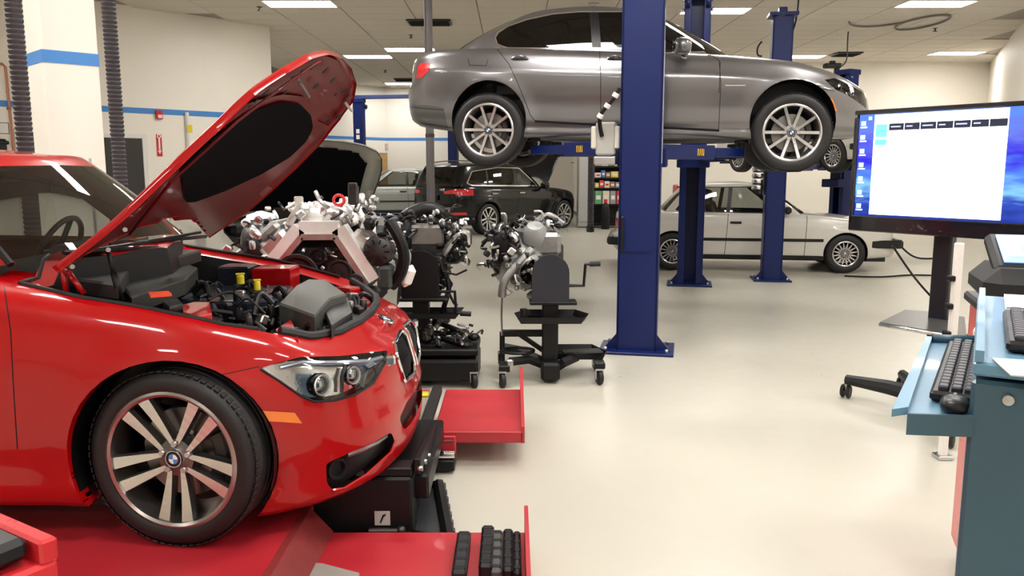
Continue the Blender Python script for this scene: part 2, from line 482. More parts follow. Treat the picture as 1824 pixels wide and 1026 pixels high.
class Body:
    def __init__(s, bm, M):
        s.bm = bm; s.M = M; s.Mi = M.inverted(); s.pl = bm.faces.layers.int['part']; s.tl = bm.faces.layers.int['tag']
        s.ids = {'body': 0}
        s.bvh = BVHTree.FromBMesh(bm)
    def proj(s, co, mode):
        if mode == 'px': return pix(s.M @ co)
        return {'xz': (co.x, co.z), 'xy': (co.x, co.y), 'yz': (co.y, co.z)}[mode]
    def plane(s, a, b, mode):
        if mode == 'px':
            n = ray(*a).cross(ray(*b)); return s.Mi @ Vector((0, 0, CAM_H)), (s.Mi.to_3x3() @ n).normalized()
        d = Vector((b[0] - a[0], b[1] - a[1]))
        if mode == 'xz': return Vector((a[0], 0, a[1])), Vector((d.y, 0, -d.x)).normalized()
        if mode == 'xy': return Vector((a[0], a[1], 0)), Vector((d.y, -d.x, 0)).normalized()
        return Vector((0, a[0], a[1])), Vector((0, d.y, -d.x)).normalized()
    def region(s, name, poly, mode='px', tags=(0, 1, 2, 3, 4, 5), sel=None, only=None):
        """cut the outline into the skin and give the faces inside it to a part"""
        if name not in s.ids: s.ids[name] = len(s.ids)
        pid = s.ids[name]; bm = s.bm
        x0 = min(p[0] for p in poly); x1 = max(p[0] for p in poly); y0 = min(p[1] for p in poly); y1 = max(p[1] for p in poly)
        cache = {}
        def pv(v):
            if v not in cache: cache[v] = s.proj(v.co, mode)
            return cache[v]
        def bb(f):
            q = [pv(v) for v in f.verts]; xs = [a[0] for a in q]; ys = [a[1] for a in q]
            return min(xs), max(xs), min(ys), max(ys)
        okid = None if only is None else [s.ids[o] for o in only if o in s.ids]
        cand = []
        for f in bm.faces:
            if f[s.tl] not in tags or (sel and not sel(f)) or (okid is not None and f[s.pl] not in okid): continue
            a = bb(f)
            if a[1] >= x0 and a[0] <= x1 and a[3] >= y0 and a[2] <= y1: cand.append(f)
        n = len(poly)
        for i in range(n):
            a, b = poly[i], poly[(i + 1) % n]
            if abs(a[0] - b[0]) + abs(a[1] - b[1]) < 1e-9: continue
            sx0, sx1 = min(a[0], b[0]), max(a[0], b[0]); sy0, sy1 = min(a[1], b[1]), max(a[1], b[1])
            hit = []; keep = []
            for f in cand:
                if not f.is_valid: continue
                q = bb(f)
                (hit if q[1] >= sx0 and q[0] <= sx1 and q[3] >= sy0 and q[2] <= sy1 else keep).append(f)
            if not hit: continue
            co, no = s.plane(a, b, mode)
            geom = set(hit)
            for f in hit:
                geom.update(f.edges); geom.update(f.verts)
            r = bmesh.ops.bisect_plane(bm, geom=list(geom), dist=1e-5, plane_co=co, plane_no=no)
            cand = keep + [g for g in r['geom'] if isinstance(g, bmesh.types.BMFace)]
        out = []
        for f in cand:
            if f.is_valid:
                c = f.calc_center_median(); p = s.proj(c, mode)
                if inpoly(p, poly): f[s.pl] = pid; out.append(f)
        bm.normal_update()
        return out
    def gap(s, line, w, mode='px', tags=(0, 1, 3), name='gap', **k):
        for a, b in zip(line[:-1], line[1:]):
            a = Vector(a); b = Vector(b); d = (b - a)
            if d.length < 1e-9: continue
            d.normalize(); nn = Vector((-d.y, d.x)) * w / 2; e = d * w * .3
            s.region(name, [tuple(a + nn - e), tuple(b + nn + e), tuple(b - nn + e), tuple(a - nn - e)], mode, tags, **k)
    def delete(s, name):
        f = [f for f in s.bm.faces if f[s.pl] == s.ids[name]]
        bmesh.ops.delete(s.bm, geom=f, context='FACES')
    def hit_px(s, px, py, lift=0.0):
        o = s.Mi @ Vector((0, 0, CAM_H)); d = s.Mi.to_3x3() @ ray(px, py)
        h = s.bvh.ray_cast(o, d)
        if h[0] is None:
            d.normalize(); q = o + d * s.last if hasattr(s, 'last') else o + d * 3.5
            h = s.bvh.find_nearest(q)
        else: s.last = (h[0] - o).length
        return (h[0] + h[1] * lift, h[1])
    def hit(s, o, d, lift=0.0):
        h = s.bvh.ray_cast(Vector(o), Vector(d))
        return None if h[0] is None else (h[0] + h[1] * lift, h[1])
    def arches(s, axles, z, r, name='void'):
        for ax in axles:
            poly = [(ax + r * math.cos(t), z + r * math.sin(t)) for t in [2 * PI * k / 40 for k in range(40)]]
            s.region(name, poly, 'xz', (0,), sel=lambda f: abs(f.calc_center_median().y) > .45)
        s.delete(name)
        ed = []
        for e in s.bm.edges:
            if e.is_boundary:
                m = (e.verts[0].co + e.verts[1].co) / 2
                if any(abs(math.hypot(m.x - ax, m.z - z) - r) < .008 for ax in axles) and abs(m.y) > .4: ed.append(e)
        nv = {}
        def cp(v, d):
            if (v, d) not in nv: nv[(v, d)] = s.bm.verts.new(v.co + Vector((0, d, 0)))
            return nv[(v, d)]
        for e in ed:
            a, b = e.verts
            if max(a.co.z, b.co.z) < z - r + .20: continue
            f = s.bm.faces.new((cp(a, 0), cp(b, 0), cp(b, .07), cp(a, .07))); f.smooth = True
        s.bm.normal_update()
    def emit(s, names, oname, mats, parent, mode='both', shift=0.0, label=None):
        """turn the faces of some parts into an object: 'both' = with its mirror half, 'pair' = two objects, 'one' = right side only"""
        ids = [s.ids[n] for n in names if n in s.ids]
        fs = [f for f in s.bm.faces if f[s.pl] in ids]
        if not fs: return []
        def make(halves):
            V = []; N = []; FA = []; MI = []
            for sg in halves:
                mp = {}
                for f in fs:
                    idx = []
                    for v in f.verts:
                        if v not in mp:
                            mp[v] = len(V); c = v.co + v.normal * shift; n = v.normal.copy()
                            if abs(v.co.y) < 2e-3: n.y = 0; n.normalize()
                            V.append((c.x, c.y * sg, c.z)); N.append((n.x, n.y * sg, n.z))
                        idx.append(mp[v])
                    FA.append(tuple(idx) if sg > 0 else tuple(idx[::-1])); MI.append(min(ids.index(f[s.pl]), len(mats) - 1))
            me = bpy.data.meshes.new(oname); me.from_pydata(V, [], FA)
            for m in mats: me.materials.append(m)
            me.polygons.foreach_set('material_index', MI)
            me.polygons.foreach_set('use_smooth', [True] * len(FA))
            me.normals_split_custom_set_from_vertices(N)
            o = bpy.data.objects.new(oname, me); COL.objects.link(o); o.parent = parent
            if label: o['label'] = label
            return o
        if mode == 'both': return [make((1, -1))]
        if mode == 'one': return [make((1,))]
        return [make((1,)), make((-1,))]

# ---------------------------------------------------------------- wheels (axle along y, outer face towards -y)
M_TYRE = mat('tyre_rubber', (0.009, 0.008, 0.009), 0.55, var=0.2, scale=40, bump=0.05)
M_RIMD = mat('rim_dark_grey', (0.20, 0.195, 0.19), 0.35, 0.9, var=0.08)
M_RIMB = mat('rim_machined', (0.72, 0.70, 0.66), 0.22, 1.0, var=0.05, rvar=0.05)
M_RIMS = mat('rim_silver', (0.66, 0.65, 0.66), 0.25, 0.9, var=0.05)
M_DISC = mat('brake_disc', (0.25, 0.24, 0.23), 0.35, 1.0, var=0.15)
M_BLUE = mat('roundel_blue', (0.02, 0.2, 0.6), 0.2, coat=1, var=.02)
M_RWHITE = mat('roundel_white', (0.85, 0.86, 0.88), 0.2, coat=1, var=.02)
AX = (0, -1, 0)
def roundel(r, name, parent, loc, nrm, up=(0, 0, 1), th=.004):
    """blue and white quartered round badge with black ring and silver edge"""
    n = Vector(nrm).normalized(); u = (Vector(up) - n * Vector(up).dot(n)).normalized(); e = u.cross(n)
    me = MB(); mi = []
    def pt(rr, a, h): return Vector(loc) + (e * math.cos(a) + u * math.sin(a)) * rr + n * h
    def ring(r0, r1, h0, h1, m, a0=0, a1=2 * PI, k=28):
        P = [[pt(r0, a0 + (a1 - a0) * i / k, h0), pt(r1, a0 + (a1 - a0) * i / k, h1)] for i in range(k + 1)]
        b = len(me.f); me.grid(P); mi.extend([m] * (len(me.f) - b))
    ring(r, r * .98, -th, th, 3); ring(r * .98, r * .92, th, th, 3); ring(r * .92, r * .6, th, th * 1.1, 0); ring(r * .6, r * .55, th, th * 1.2, 3)
    for q in range(4): ring(r * .55, 0.0005, th * 1.1, th * 1.3, 1 + q % 2, q * PI / 2, (q + 1) * PI / 2, 7)
    m = bpy.data.meshes.new(name); m.from_pydata(me.v, [], me.f)
    for x in (M_BLACKP, M_RWHITE, M_BLUE, M_CHROME): m.materials.append(x)
    m.polygons.foreach_set('material_index', mi)
    o = bpy.data.objects.new(name, m); COL.objects.link(o); o.parent = parent
    return o
def spoke(ang, r0, r1, w0, w1, d0, d1, t, skew0=0.0, skew1=0.0):
    """one spoke; d = depth of the front face inside the rim edge; skew moves sideways; returns vertices and faces with material ids"""
    rd = Vector((math.cos(ang), 0, math.sin(ang))); td = Vector((-math.sin(ang), 0, math.cos(ang))); b = Vector((0, 1, 0))
    vs = []; fs = []; mi = []
    ns = 6
    for k in range(ns + 1):
        q = k / ns; r = r0 + (r1 - r0) * q; w = w0 + (w1 - w0) * q; sk = skew0 + (skew1 - skew0) * q
        d = d0 + (d1 - d0) * (q ** 1.6)
        for (sx, dy, tt) in ((-.5, 0, 1), (.5, 0, 1), (.62, t * .45, 1), (.45, t, 1), (-.45, t, 1), (-.62, t * .45, 1)):
            vs.append(rd * r + td * (sk + sx * w) + b * (d + dy))
    for k in range(ns):
        for j in range(6):
            a = k * 6 + j; c = k * 6 + (j + 1) % 6
            fs.append((a, c, c + 6, a + 6)); mi.append(0 if j == 0 else 1)
    return vs, fs, mi
def make_wheel(style, Rt, Rr, W, m_face, m_side, ang0=-PI / 2, cap=True, lite=False):
    """tyre is the part mesh; rim, spokes, hub, disc, caliper and cap its pieces. Outer rim edge lies at y = 0"""
    N = 40 if lite else 64
    t = MB()
    sw = Rt - Rr
    prof = [(Rr - .004, .004), (Rr + .004, -.006), (Rr + sw * .3, -.016), (Rr + sw * .6, -.016), (Rt - .022, -.008), (Rt - .008, .008), (Rt - .001, .03)]
    g = [W * f for f in (.25, .42, .58, .75)]
    for x in g: prof += [(Rt, x - .006), (Rt - .007, x - .004), (Rt - .007, x + .004), (Rt, x + .006)]
    prof += [(Rt - .001, W - .03), (Rt - .012, W - .006), (Rr + sw * .5, W + .008), (Rr, W)]
    t.lathe(prof, (0, 0, 0), (0, 1, 0), N)
    if not lite:
        for k in range(72):   # shoulder blocks
            a = 2 * PI * k / 72
            t.box((Rt * .989 * math.cos(a), .014, Rt * .989 * math.sin(a)), (.006, .03, .022), rot=Matrix.Rotation(-a, 3, 'Y'), ch=.002)
    tyre = t.build('tyre', M_TYRE)
    rim = MB(); e = .012
    rim.lathe([(Rr + .006, .004), (Rr + .008, -.008), (Rr - .002, -.012), (Rr - e, -.006), (Rr - e - .004, .012), (Rr * .93, .03), (Rr * .88, .07), (Rr * .86, W * .75), (Rr * .97, W)], (0, 0, 0), (0, 1, 0), N)
    rim.build('rim', m_face if style != 'double5' else mat('rim_barrel', (0.42, 0.40, 0.38), .28, 1.0, var=.06), tyre)
    hub = MB(); hub.lathe([(0.0005, .02), (.034, .02), (.040, .026), (.070, .030), (.078, .06), (.078, .12)], (0, 0, 0), (0, 1, 0), 24)
    hb = hub.build('hub', m_side, tyre)
    def add_spoke(*a):
        vs, fs, mi = spoke(*a)
        me = bpy.data.meshes.new('spoke'); me.from_pydata([tuple(v) for v in vs], [], fs)
        me.materials.append(m_face); me.materials.append(m_side); me.polygons.foreach_set('material_index', mi)
        o = bpy.data.objects.new('spoke', me); COL.objects.link(o); o.parent = tyre
    for k in range(5):
        a = ang0 + 2 * PI * k / 5
        if style == 'double5':
            for sg in (-1, 1): add_spoke(a, .05, Rr - .010, .017, .046, .026, .002, .045, sg * .025, sg * .048)
        elif style == 'v10':
            for sg in (-1, 1): add_spoke(a, .04, Rr - .012, .026, .026, .022, .004, .04, sg * .016, sg * .078)
        elif style == 'suv':
            for sg in (-1, 1): add_spoke(a, .05, Rr - .012, .035, .045, .02, .004, .04, sg * .03, sg * .06)
    if style == 'bbs':
        for k in range(16):
            a = 2 * PI * k / 16
            for sg in (-1, 1): add_spoke(a, .06, Rr - .014, .008, .010, .022, .010, .022, 0, sg * .035)
        hub2 = MB(); hub2.lathe([(0.0005, .012), (.06, .012), (.066, .02), (.066, .05)], (0, 0, 0), (0, 1, 0), 24); hub2.build('hub_ring', m_side, tyre)
    if not lite:
        for k in range(5):
            a = ang0 + 2 * PI * (k + .5) / 5
            q = MB(); q.cyl((.054 * math.cos(a), .016, .054 * math.sin(a)), (.054 * math.cos(a), .05, .054 * math.sin(a)), .011, 6); q.build('wheel_bolt', M_STEEL, tyre)
        ds = MB(); ds.lathe([(.06, .075), (.085, .075), (.088, .10), (Rr * .68, .10), (Rr * .68, .125), (.06, .125)], (0, 0, 0), (0, 1, 0), 40); ds.build('brake_disc', M_DISC, tyre)
        ca = MB()
        for k in range(7):
            a = R(-26 + 52 * k / 6)
            ca.box((Rr * .62 * math.cos(a), .105, Rr * .62 * math.sin(a)), (.06, .07, .045), rot=Matrix.Rotation(-a, 3, 'Y'), ch=.01)
        ca.build('brake_caliper', M_DKMETAL, tyre)
    bk = MB(); bk.lathe([(.0005, .14), (Rr * .7, .14)], (0, 0, 0), (0, 1, 0), 32); bk.build('backing_plate', M_BLACK, tyre)
    if cap: roundel(.032, 'centre_cap', tyre, (0, .014, 0), (0, -1, 0), th=.003)
    return tyre
def place_wheels(car, tyre, axles, y_out, z, droop=0.0, turn=0.0):
    first = True
    for i, ax in enumerate(axles):
        for sg in (1, -1):
            o = tyre if first else dup(tyre); first = False
            o.parent = car; o.location = (ax, -y_out * sg, z - droop)
            o.rotation_euler = (0, 0, (0 if sg > 0 else PI) + (turn if i == 0 else 0))
def liners(car, axles, y_out, z, r, m):
    for ax in axles:
        for sg in (1, -1):
            q = MB(); y0, y1 = -sg * (y_out - .02), -sg * (y_out - .34)
            P = [[(ax + r * math.cos(a), y0, z + r * math.sin(a)), (ax + r * math.cos(a), y1, z + r * math.sin(a))] for a in [R(-20 + 220 * k / 20) for k in range(21)]]
            q.grid(P); q.add([p[1] for p in P], [tuple(range(21))]); q.build('wheel_arch_liner', m, car)
def seat(car, x, y, z, m, w=.5):
    q = MB(); q.box((x, y, z), (.5, w, .16), ch=.05)
    rt = Matrix.Rotation(R(-18), 3, 'Y')
    q.box((x - .30, y, z + .32), (.14, w * .95, .62), rot=rt, ch=.05)
    q.box((x - .40, y, z + .70), (.09, w * .5, .17), rot=rt, ch=.035)
    for s in (-1, 1): q.cyl((x - .385, y + s * .06, z + .56), (x - .395, y + s * .06, z + .68), .008, 8)
    return q.build('seat', m, car)
# ---------------------------------------------------------------- red sedan with raised bonnet
RAMP = 0.19
M_REDCAR = mat('red_car_paint', (0.40, 0.003, 0.005), 0.28, 0.0, coat=.75, var=0.03, scale=60, spec=.15)
RED = dict(
    plan=[(.80, 0), (.785, .30), (.69, .59), (.48, .785), (.22, .86), (-.05, .893), (-.6, .905), (-1.4, .905), (-2.4, .905), (-3.0, .895), (-3.45, .82), (-3.74, .60), (-3.83, .3), (-3.85, 0)],
    off_front=[(0, .05), (.06, .01), (.2, 0), (.42, .0), (.55, .012), (.7, .02), (.85, .035), (.95, .07), (1, .13)],
    off_side=[(0, .05), (.06, .03), (.15, .03), (.35, .014), (.55, .004), (.68, 0), (.76, .006), (.8, .012), (.9, .03), (.96, .055), (1, .10)],
    off_rear=[(0, .12), (.1, .02), (.3, 0), (.5, .01), (.6, .04), (.8, .03), (.95, .05), (1, .10)],
    z_top=[(.80, .67), (.6, .705), (.35, .785), (0, .872), (-.3, .915), (-.55, .955), (-.75, .985), (-1.1, .99), (-2.0, 1.0), (-2.8, 1.01), (-3.4, 1.02), (-3.85, .99)],
    z_bot=[(.80, .14), (.7, .12), (.45, .095), (.3, .085), (0, .15), (-.6, .15), (-2.3, .16), (-3.2, .2), (-3.85, .26)],
    z_mid=[(.66, .69), (.5, .765), (.3, .835), (0, .92), (-.4, 1.0), (-.7, 1.04), (-2.8, 1.08), (-3.2, 1.10), (-3.6, 1.09), (-3.75, 1.03)],
    axles=(0, -2.81), arch_r=.375, arch_z=.335,
    gh_base=[(-.40, 0, 1.035), (-.44, .42, 1.035), (-.62, .71, 1.035), (-1.2, .785, .985), (-2.0, .785, .985), (-2.65, .75, .99), (-3.0, .66, 1.02), (-3.15, .4, 1.06), (-3.2, 0, 1.07)],
    gh_roof=[(-.86, 0, 1.45), (-.90, .36, 1.445), (-1.02, .54, 1.42), (-1.42, .575, 1.435), (-1.9, .585, 1.435), (-2.25, .57, 1.40), (-2.45, .52, 1.37), (-2.52, .34, 1.375), (-2.55, 0, 1.38)],
    z_roof=[(-.86, 1.45), (-1.3, 1.485), (-1.7, 1.485), (-2.2, 1.45), (-2.55, 1.38)], gh_s=(1.96, 6.3), gh_bulge=.02, U=190, V=28)
RX, RY = -1.244, 3.735
red = thing('red_sedan', 'glossy red sedan with its hood raised, standing on the red drive-on rack', 'car', (RX, RY, RAMP))
MR = Matrix.Translation((RX, RY, RAMP))
B = Body(shell(RED), MR)
B.arches((0, -2.81), .335, .375)
GL = glass_mat('car_glass', (0.50, 0.52, 0.50))
# windscreen, rear window
B.region('windshield', [(.01, .9), (-.9, .9), (-.9, 1.385), (-.35, 1.40), (.01, 1.405)], 'yz', (2,))
B.region('rear_window', [(-2.2, .01), (-2.2, -.9), (-3.4, -.9), (-3.4, .01)], 'xy', (4,))
B.region('side_window', roundpoly([(-.86, 1.015), (-2.05, 1.03), (-2.78, 1.09), (-2.5, 1.29), (-2.1, 1.375), (-1.5, 1.38), (-1.18, 1.33)], .05), 'xz', (3,))
B.gap([(-1.93, 1.0), (-1.90, 1.39)], .05, 'xz', (3,), name='window_bar', only=('side_window',))
# bonnet outline in plan
HOOD = [(-.42, .01), (-.46, -.40), (-.58, -.76), (-.35, -.80), (0, -.805), (.18, -.785), (.34, -.735), (.46, -.64), (.54, -.47), (.585, -.24), (.60, .01)]
B.region('hood', HOOD, 'xy', (0, 1), sel=lambda f: f.normal.z > .15)
# headlight, marker, lower intake traced on the visible side
B.region('headlight', [(462, 656), (500, 645), (533, 636), (607, 634), (690, 624), (688, 645), (666, 683), (632, 704), (595, 714), (558, 717), (537, 707), (500, 681)], 'px', (0, 1))
B.region('side_marker', [(460, 731), (525, 735), (538, 754), (462, 749)], 'px', (0,))
B.region('fog_intake', roundpoly([(581, 826), (624, 806), (666, 788), (697, 770), (703, 785), (695, 806), (652, 845), (613, 869), (592, 873), (582, 860)], 6), 'px', (0,))
B.gap([(393, 668), (462, 653)], 1.6, 'px', (0,))
B.gap([(0, 484), (6, 500), (19, 590), (24, 690), (31, 800)], 2.2, 'px', (0,))
B.gap([(-1.95, .22), (-1.93, 1.0)], .007, 'xz', (0,))
# grille and lower mouth, from the front
B.region('grille_opening', roundpoly([(-.035, .645), (-.27, .635), (-.335, .595), (-.29, .47), (-.07, .455), (-.035, .48)], .02), 'yz', (0, 1), sel=lambda f: f.normal.x > .2)
B.region('lower_mouth', roundpoly([(.02, .38), (-.30, .38), (-.40, .34), (-.34, .27), (.02, .26)], .03), 'yz', (0,), sel=lambda f: f.normal.x > .3)
B.emit(['body', 'gap'], 'body', [M_REDCAR, M_BLACK], red)
B.emit(['windshield'], 'windshield', [GL], red)
B.emit(['rear_window'], 'rear_window', [GL], red)
B.emit(['side_window'], 'side_window', [GL], red, 'pair')
B.emit(['window_bar'], 'window_pillar', [M_BLACKP], red, 'pair')
M_AMBER = mat('amber_lens', (.85, .20, .01), .25, coat=1, var=.1)
B.emit(['side_marker'], 'side_marker', [M_AMBER], red, 'pair', shift=.002, label='amber side marker')
B.emit(['fog_intake'], 'fog_intake', [M_BLACKP], red, 'pair', shift=-.035)
B.emit(['grille_opening'], 'grille_opening', [M_BLACK], red, 'pair', shift=-.03)
B.emit(['lower_mouth'], 'lower_grille', [M_BLACK], red, 'both', shift=-.025)
M_LGLASS = glass_mat('lamp_glass', (.95, .96, .98))
hl = B.emit(['headlight'], 'headlight', [M_LGLASS], red, 'pair')
hh = B.emit(['headlight'], 'headlight_housing', [mat('lamp_reflector', (.75, .76, .78), .14, 1.0, var=.15, scale=14, bump=.25, rvar=.06)], red, 'pair', shift=-.035)
def mir(o):
    """mirror copy of a part to the other side of its car"""
    me = o.data.copy(); me.transform(Matrix.Scale(-1, 4, (0, 1, 0))); me.flip_normals()
    c = bpy.data.objects.new(o.name.split('.')[0], me); COL.objects.link(c); c.parent = o.parent; return c
def both(o):
    mir(o); return o
def on(px, py, lift=0.0, Bd=None):
    h = (Bd or B).hit_px(px, py, lift); return h[0]
# lamp internals, seen through the clear lens
for (px, py, r) in ((577, 686, .042), (634, 668, .036)):
    c, n = B.hit_px(px, py, -.018); ax = Vector((.82, -.55, .05)).normalized()
    q = MB(); q.lathe([(.0005, .012), (r * .5, .010), (r * .8, .002), (r * .82, -.004), (r, .004), (r * 1.08, 0), (r * 1.1, -.03)], c, ax, 24)
    both(q.build('lamp_projector', mat('lamp_lens_bezel', (.45, .47, .5), .1, 1.0), red))
    q = MB(); q.lathe([(r * .82, 0), (r * .95, .006), (r * 1.0, 0)], c + ax * .004, ax, 28); both(q.build('light_ring', M_WHITE, red))
q = MB(); q.tube([on(x, y, -.012) for x, y in ((500, 655), (540, 645), (600, 644), (660, 641), (684, 634))], .009, 8); both(q.build('lamp_brow', mat('lamp_brow', (.75, .8, .95), .15, .6), red))
q = MB(); q.tube([on(x, y, -.012) for x, y in ((612, 700), (612, 672), (618, 650))], .008, 8); q.tube([on(x, y, -.012) for x, y in ((648, 690), (654, 668), (668, 648))], .010, 8); both(q.build('lamp_divider', M_BLACKP, red))
q = MB(); q.tube([on(x, y, .003) for x, y in ((464, 657), (500, 680), (537, 706), (560, 715), (596, 713), (632, 703), (664, 683), (686, 645))], .0045, 6); both(q.build('lamp_seal', M_BLACK, red))
# intake blade and fog lamp
q = MB(); q.tube([on(x, y, -.02) for x, y in ((622, 812), (650, 802), (676, 790), (696, 778))], [.014, .016, .014, .008], 8); both(q.build('intake_blade', mat('satin_trim', (.32, .31, .33), .25, .8), red))
c, n = B.hit_px(604, 838, -.02); q = MB(); q.lathe([(.0005, -.01), (.03, -.01), (.034, .008), (.042, .008), (.045, -.02)], c, (.7, -.7, 0), 24); both(q.build('fog_lamp', M_BLACKP, red))
q = MB(); q.tube([on(x, y, .004) for x, y in ((592, 873), (613, 869), (652, 845), (695, 806), (703, 786))], .007, 6); both(q.build('intake_lip', M_REDCAR, red))
# kidney grille
KP = roundpoly([(-.035, .645), (-.27, .635), (-.335, .595), (-.29, .47), (-.07, .455), (-.035, .48)], .02, 3)
def fr(y, z, lift=0.0):
    h = B.hit((2.5, y, z), (-1, 0, 0), lift)
    return h[0] if h else Vector((.7, y, z))
ring = [fr(y, z, .006) for y, z in KP]
q = MB(); q.tube(ring + ring[:2], .008, 8, cap=False); both(q.build('grille_frame', M_CHROME, red))
for k in range(10):
    y = -.06 - k * .027
    q = MB(); q.tube([fr(y, .468 + (.03 if y < -.28 else 0), -.012), fr(y, .55, -.006), fr(y, .632 - (.02 if y < -.28 else 0), -.012)], .0055, 6); both(q.build('grille_slat', M_BLACKP, red))
q = MB(); q.box(fr(-.39, .60, -.01), (.05, .09, .045), ch=.01, rz=.35); both(q.build('grille_side_trim', M_CHROME, red))
h = B.hit((.655, -.002, 2.5), (0, 0, -1), .004) or (Vector((.66, 0, .72)), Vector((.7, 0, .7)))
roundel(.041, 'badge', red, h[0], (h[1].x, 0, max(.3, h[1].z)))
# doors mirrors far and near
for sg in (-1, 1):
    q = MB(); q.blob((-.93, sg * 1.0, 1.06), (.13, .22, .15), pw=.75); q.tube([(-.90, sg * .86, 1.0), (-.92, sg * .93, 1.02)], .02, 8); q.build('mirror', M_REDCAR, red)
    q = MB(); q.box((-1.75, sg * .915, .84), (.2, .03, .03), ch=.012); q.build('door_handle', M_REDCAR, red)
# ---- raised bonnet
HR = R(44)
HM = Matrix.Translation((-.44, 0, 1.02)) @ Matrix.Rotation(-HR, 4, 'Y') @ Matrix.Diagonal((1.07, 1, 1, 1)) @ Matrix.Translation((.58, 0, -.955))
def hood_bm(shift, scale=1.0):
    bm = bmesh.new(); tl = bm.faces.layers.int.new('tag'); bm.faces.layers.int.new('part')
    fs = [f for f in B.bm.faces if f[B.pl] == B.ids['hood']]
    for sg in (1, -1):
        mp = {}
        for f in fs:
            for v in f.verts:
                if v not in mp:
                    c = v.co + v.normal * shift; c = Vector((.05 + (c.x - .05) * scale, c.y * scale * sg, c.z + .21 * max(0, c.x + .45) ** 2)); mp[v] = bm.verts.new(HM @ c)
            try:
                g = bm.faces.new([mp[v] for v in (f.verts if sg > 0 else reversed(f.verts))]); g.smooth = True
            except ValueError: pass
    bmesh.ops.remove_doubles(bm, verts=bm.verts, dist=3e-4); bm.normal_update()
    return bm
hb = hood_bm(0)
e0 = [e for e in hb.edges if e.is_boundary]
r_ = bmesh.ops.extrude_edge_only(hb, edges=e0)
nd = (HM.to_3x3() @ Vector((0, 0, -1))).normalized()
for g in r_['geom']:
    if isinstance(g, bmesh.types.BMVert): g.co += nd * .028
hb.normal_update()
Body(hb, MR).emit(['body'], 'hood', [M_REDCAR], red, 'one')
hi = hood_bm(-.024, .985); bmesh.ops.reverse_faces(hi, faces=hi.faces); hi.normal_update()
HB = Body(hi, MR)
HB.region('liner', roundpoly([(318, 290), (345, 268), (440, 198), (498, 179), (532, 183), (552, 203), (556, 226), (544, 250), (515, 278), (465, 308), (400, 338), (345, 358), (328, 358)], 6), 'px', (0,))
HB.region('recess', [(430, 165), (455, 146), (520, 108), (575, 98), (605, 112), (628, 150), (610, 195), (585, 225), (566, 215), (560, 190), (540, 172), (505, 168), (470, 176), (440, 185)], 'px', (0,), only=('body',))
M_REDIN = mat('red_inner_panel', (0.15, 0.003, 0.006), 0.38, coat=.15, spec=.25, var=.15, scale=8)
HB.emit(['body'], 'hood_inner_panel', [M_REDIN], red, 'one')
HB.emit(['recess'], 'hood_inner_recess', [M_REDIN], red, 'one', shift=-.010)
HB.emit(['liner'], 'hood_liner', [mat('liner_felt', (.002, .002, .003), .95, var=.3, scale=80, spec=.1)], red, 'one', shift=.008, label='black felt hood liner')
def inn(px, py, lift): return HB.hit_px(px, py, lift)[0]
for (a, b) in (((527, 137), (540, 162)), ((613, 180), (626, 196))):
    q = MB(); q.tube([inn(*a, .004), inn((a[0] + b[0]) / 2, (a[1] + b[1]) / 2, .03), inn(*b, .035)], .007, 8); q.build('hood_striker', M_STEEL, red)
rh = random.Random(4)
for (px, py) in ((535, 122), (518, 133), (505, 160), (492, 160), (480, 164), (468, 172), (556, 115), (577, 122), (590, 140), (596, 165), (610, 160), (628, 172), (618, 168), (452, 176), (440, 182), (600, 205), (584, 212), (470, 160), (560, 150)):
    n = HB.hit_px(px, py); q = MB(); r = rh.uniform(.008, .02)
    q.lathe([(.0005, .001), (r, .001), (r * 1.15, -.002)], n[0] + n[1] * .012, n[1], 10); q.build('hood_hole_plug', M_BLACK, red)
q = MB(); q.tube([inn(x, y, .012) for x, y in ((110, 468), (200, 400), (300, 320), (420, 210), (500, 150), (560, 108), (590, 100), (620, 118), (640, 150), (640, 180))], .006, 6); q.build('hood_edge_seal', M_REDIN, red)
# gas strut and hinge arms
def cl(px, py, Y):     # a pixel at a world depth, in the car's own frame
    p = aty(px, py, Y); return (p.x - RX, p.y - RY, p.z - RAMP)
q = MB(); q.cyl(cl(192, 446, 3.06), cl(203, 490, 3.06), .008, 8); q.cyl(cl(202, 485, 3.06), cl(216, 535, 3.06), .013, 8); q.build('gas_strut', M_BLACK, red)
q = MB()
for (a, b) in (((112, 480), (118, 520)), ((122, 485), (150, 524)), ((112, 482), (126, 486))): q.tube([cl(*a, 3.04), cl(*b, 3.04)], .011, 6)
q.build('hood_hinge', M_REDCAR, red)
for (px, py) in ((126, 474), (190, 444), (220, 408)):
    q = MB(); q.cyl(cl(px, py, 3.06), cl(px + 3, py + 1, 3.02), .009, 8); q.build('hinge_bolt', M_STEEL, red)
# ---- engine bay
def topring(lift=0.0, ins=0.0, n=60):
    P = [Vector((p[0], p[1])) for p in HOOD]; out = []
    d = [0]
    for a, b in zip(P[:-1], P[1:]): d.append(d[-1] + (b - a).length)
    for k in range(n + 1):
        s = d[-1] * k / n; i = max(j for j in range(len(d)) if d[j] <= s + 1e-9); i = min(i, len(P) - 2)
        a = P[i] + (P[i + 1] - P[i]) * ((s - d[i]) / (d[i + 1] - d[i]))
        if a.y > -.001: a.y = -.001
        h = B.hit((a.x, a.y, 3), (0, 0, -1))
        c = Vector((a.x, a.y, h[0].z if h and h[0].z < 1.15 else .96))
        w = Vector((.02 - c.x * .6, -c.y)); w.normalize()
        out.append(c + Vector((w.x * ins, w.y * ins, lift)))
    return out
t0, t1, t2, t3 = topring(0), topring(-.018, .035), topring(-.03, .075), topring(-.40, .13)
q = MB(); q.grid([[a, b, c] for a, b, c in zip(t0, t1, t2)]); both(q.build('bay_flange', M_REDCAR, red))
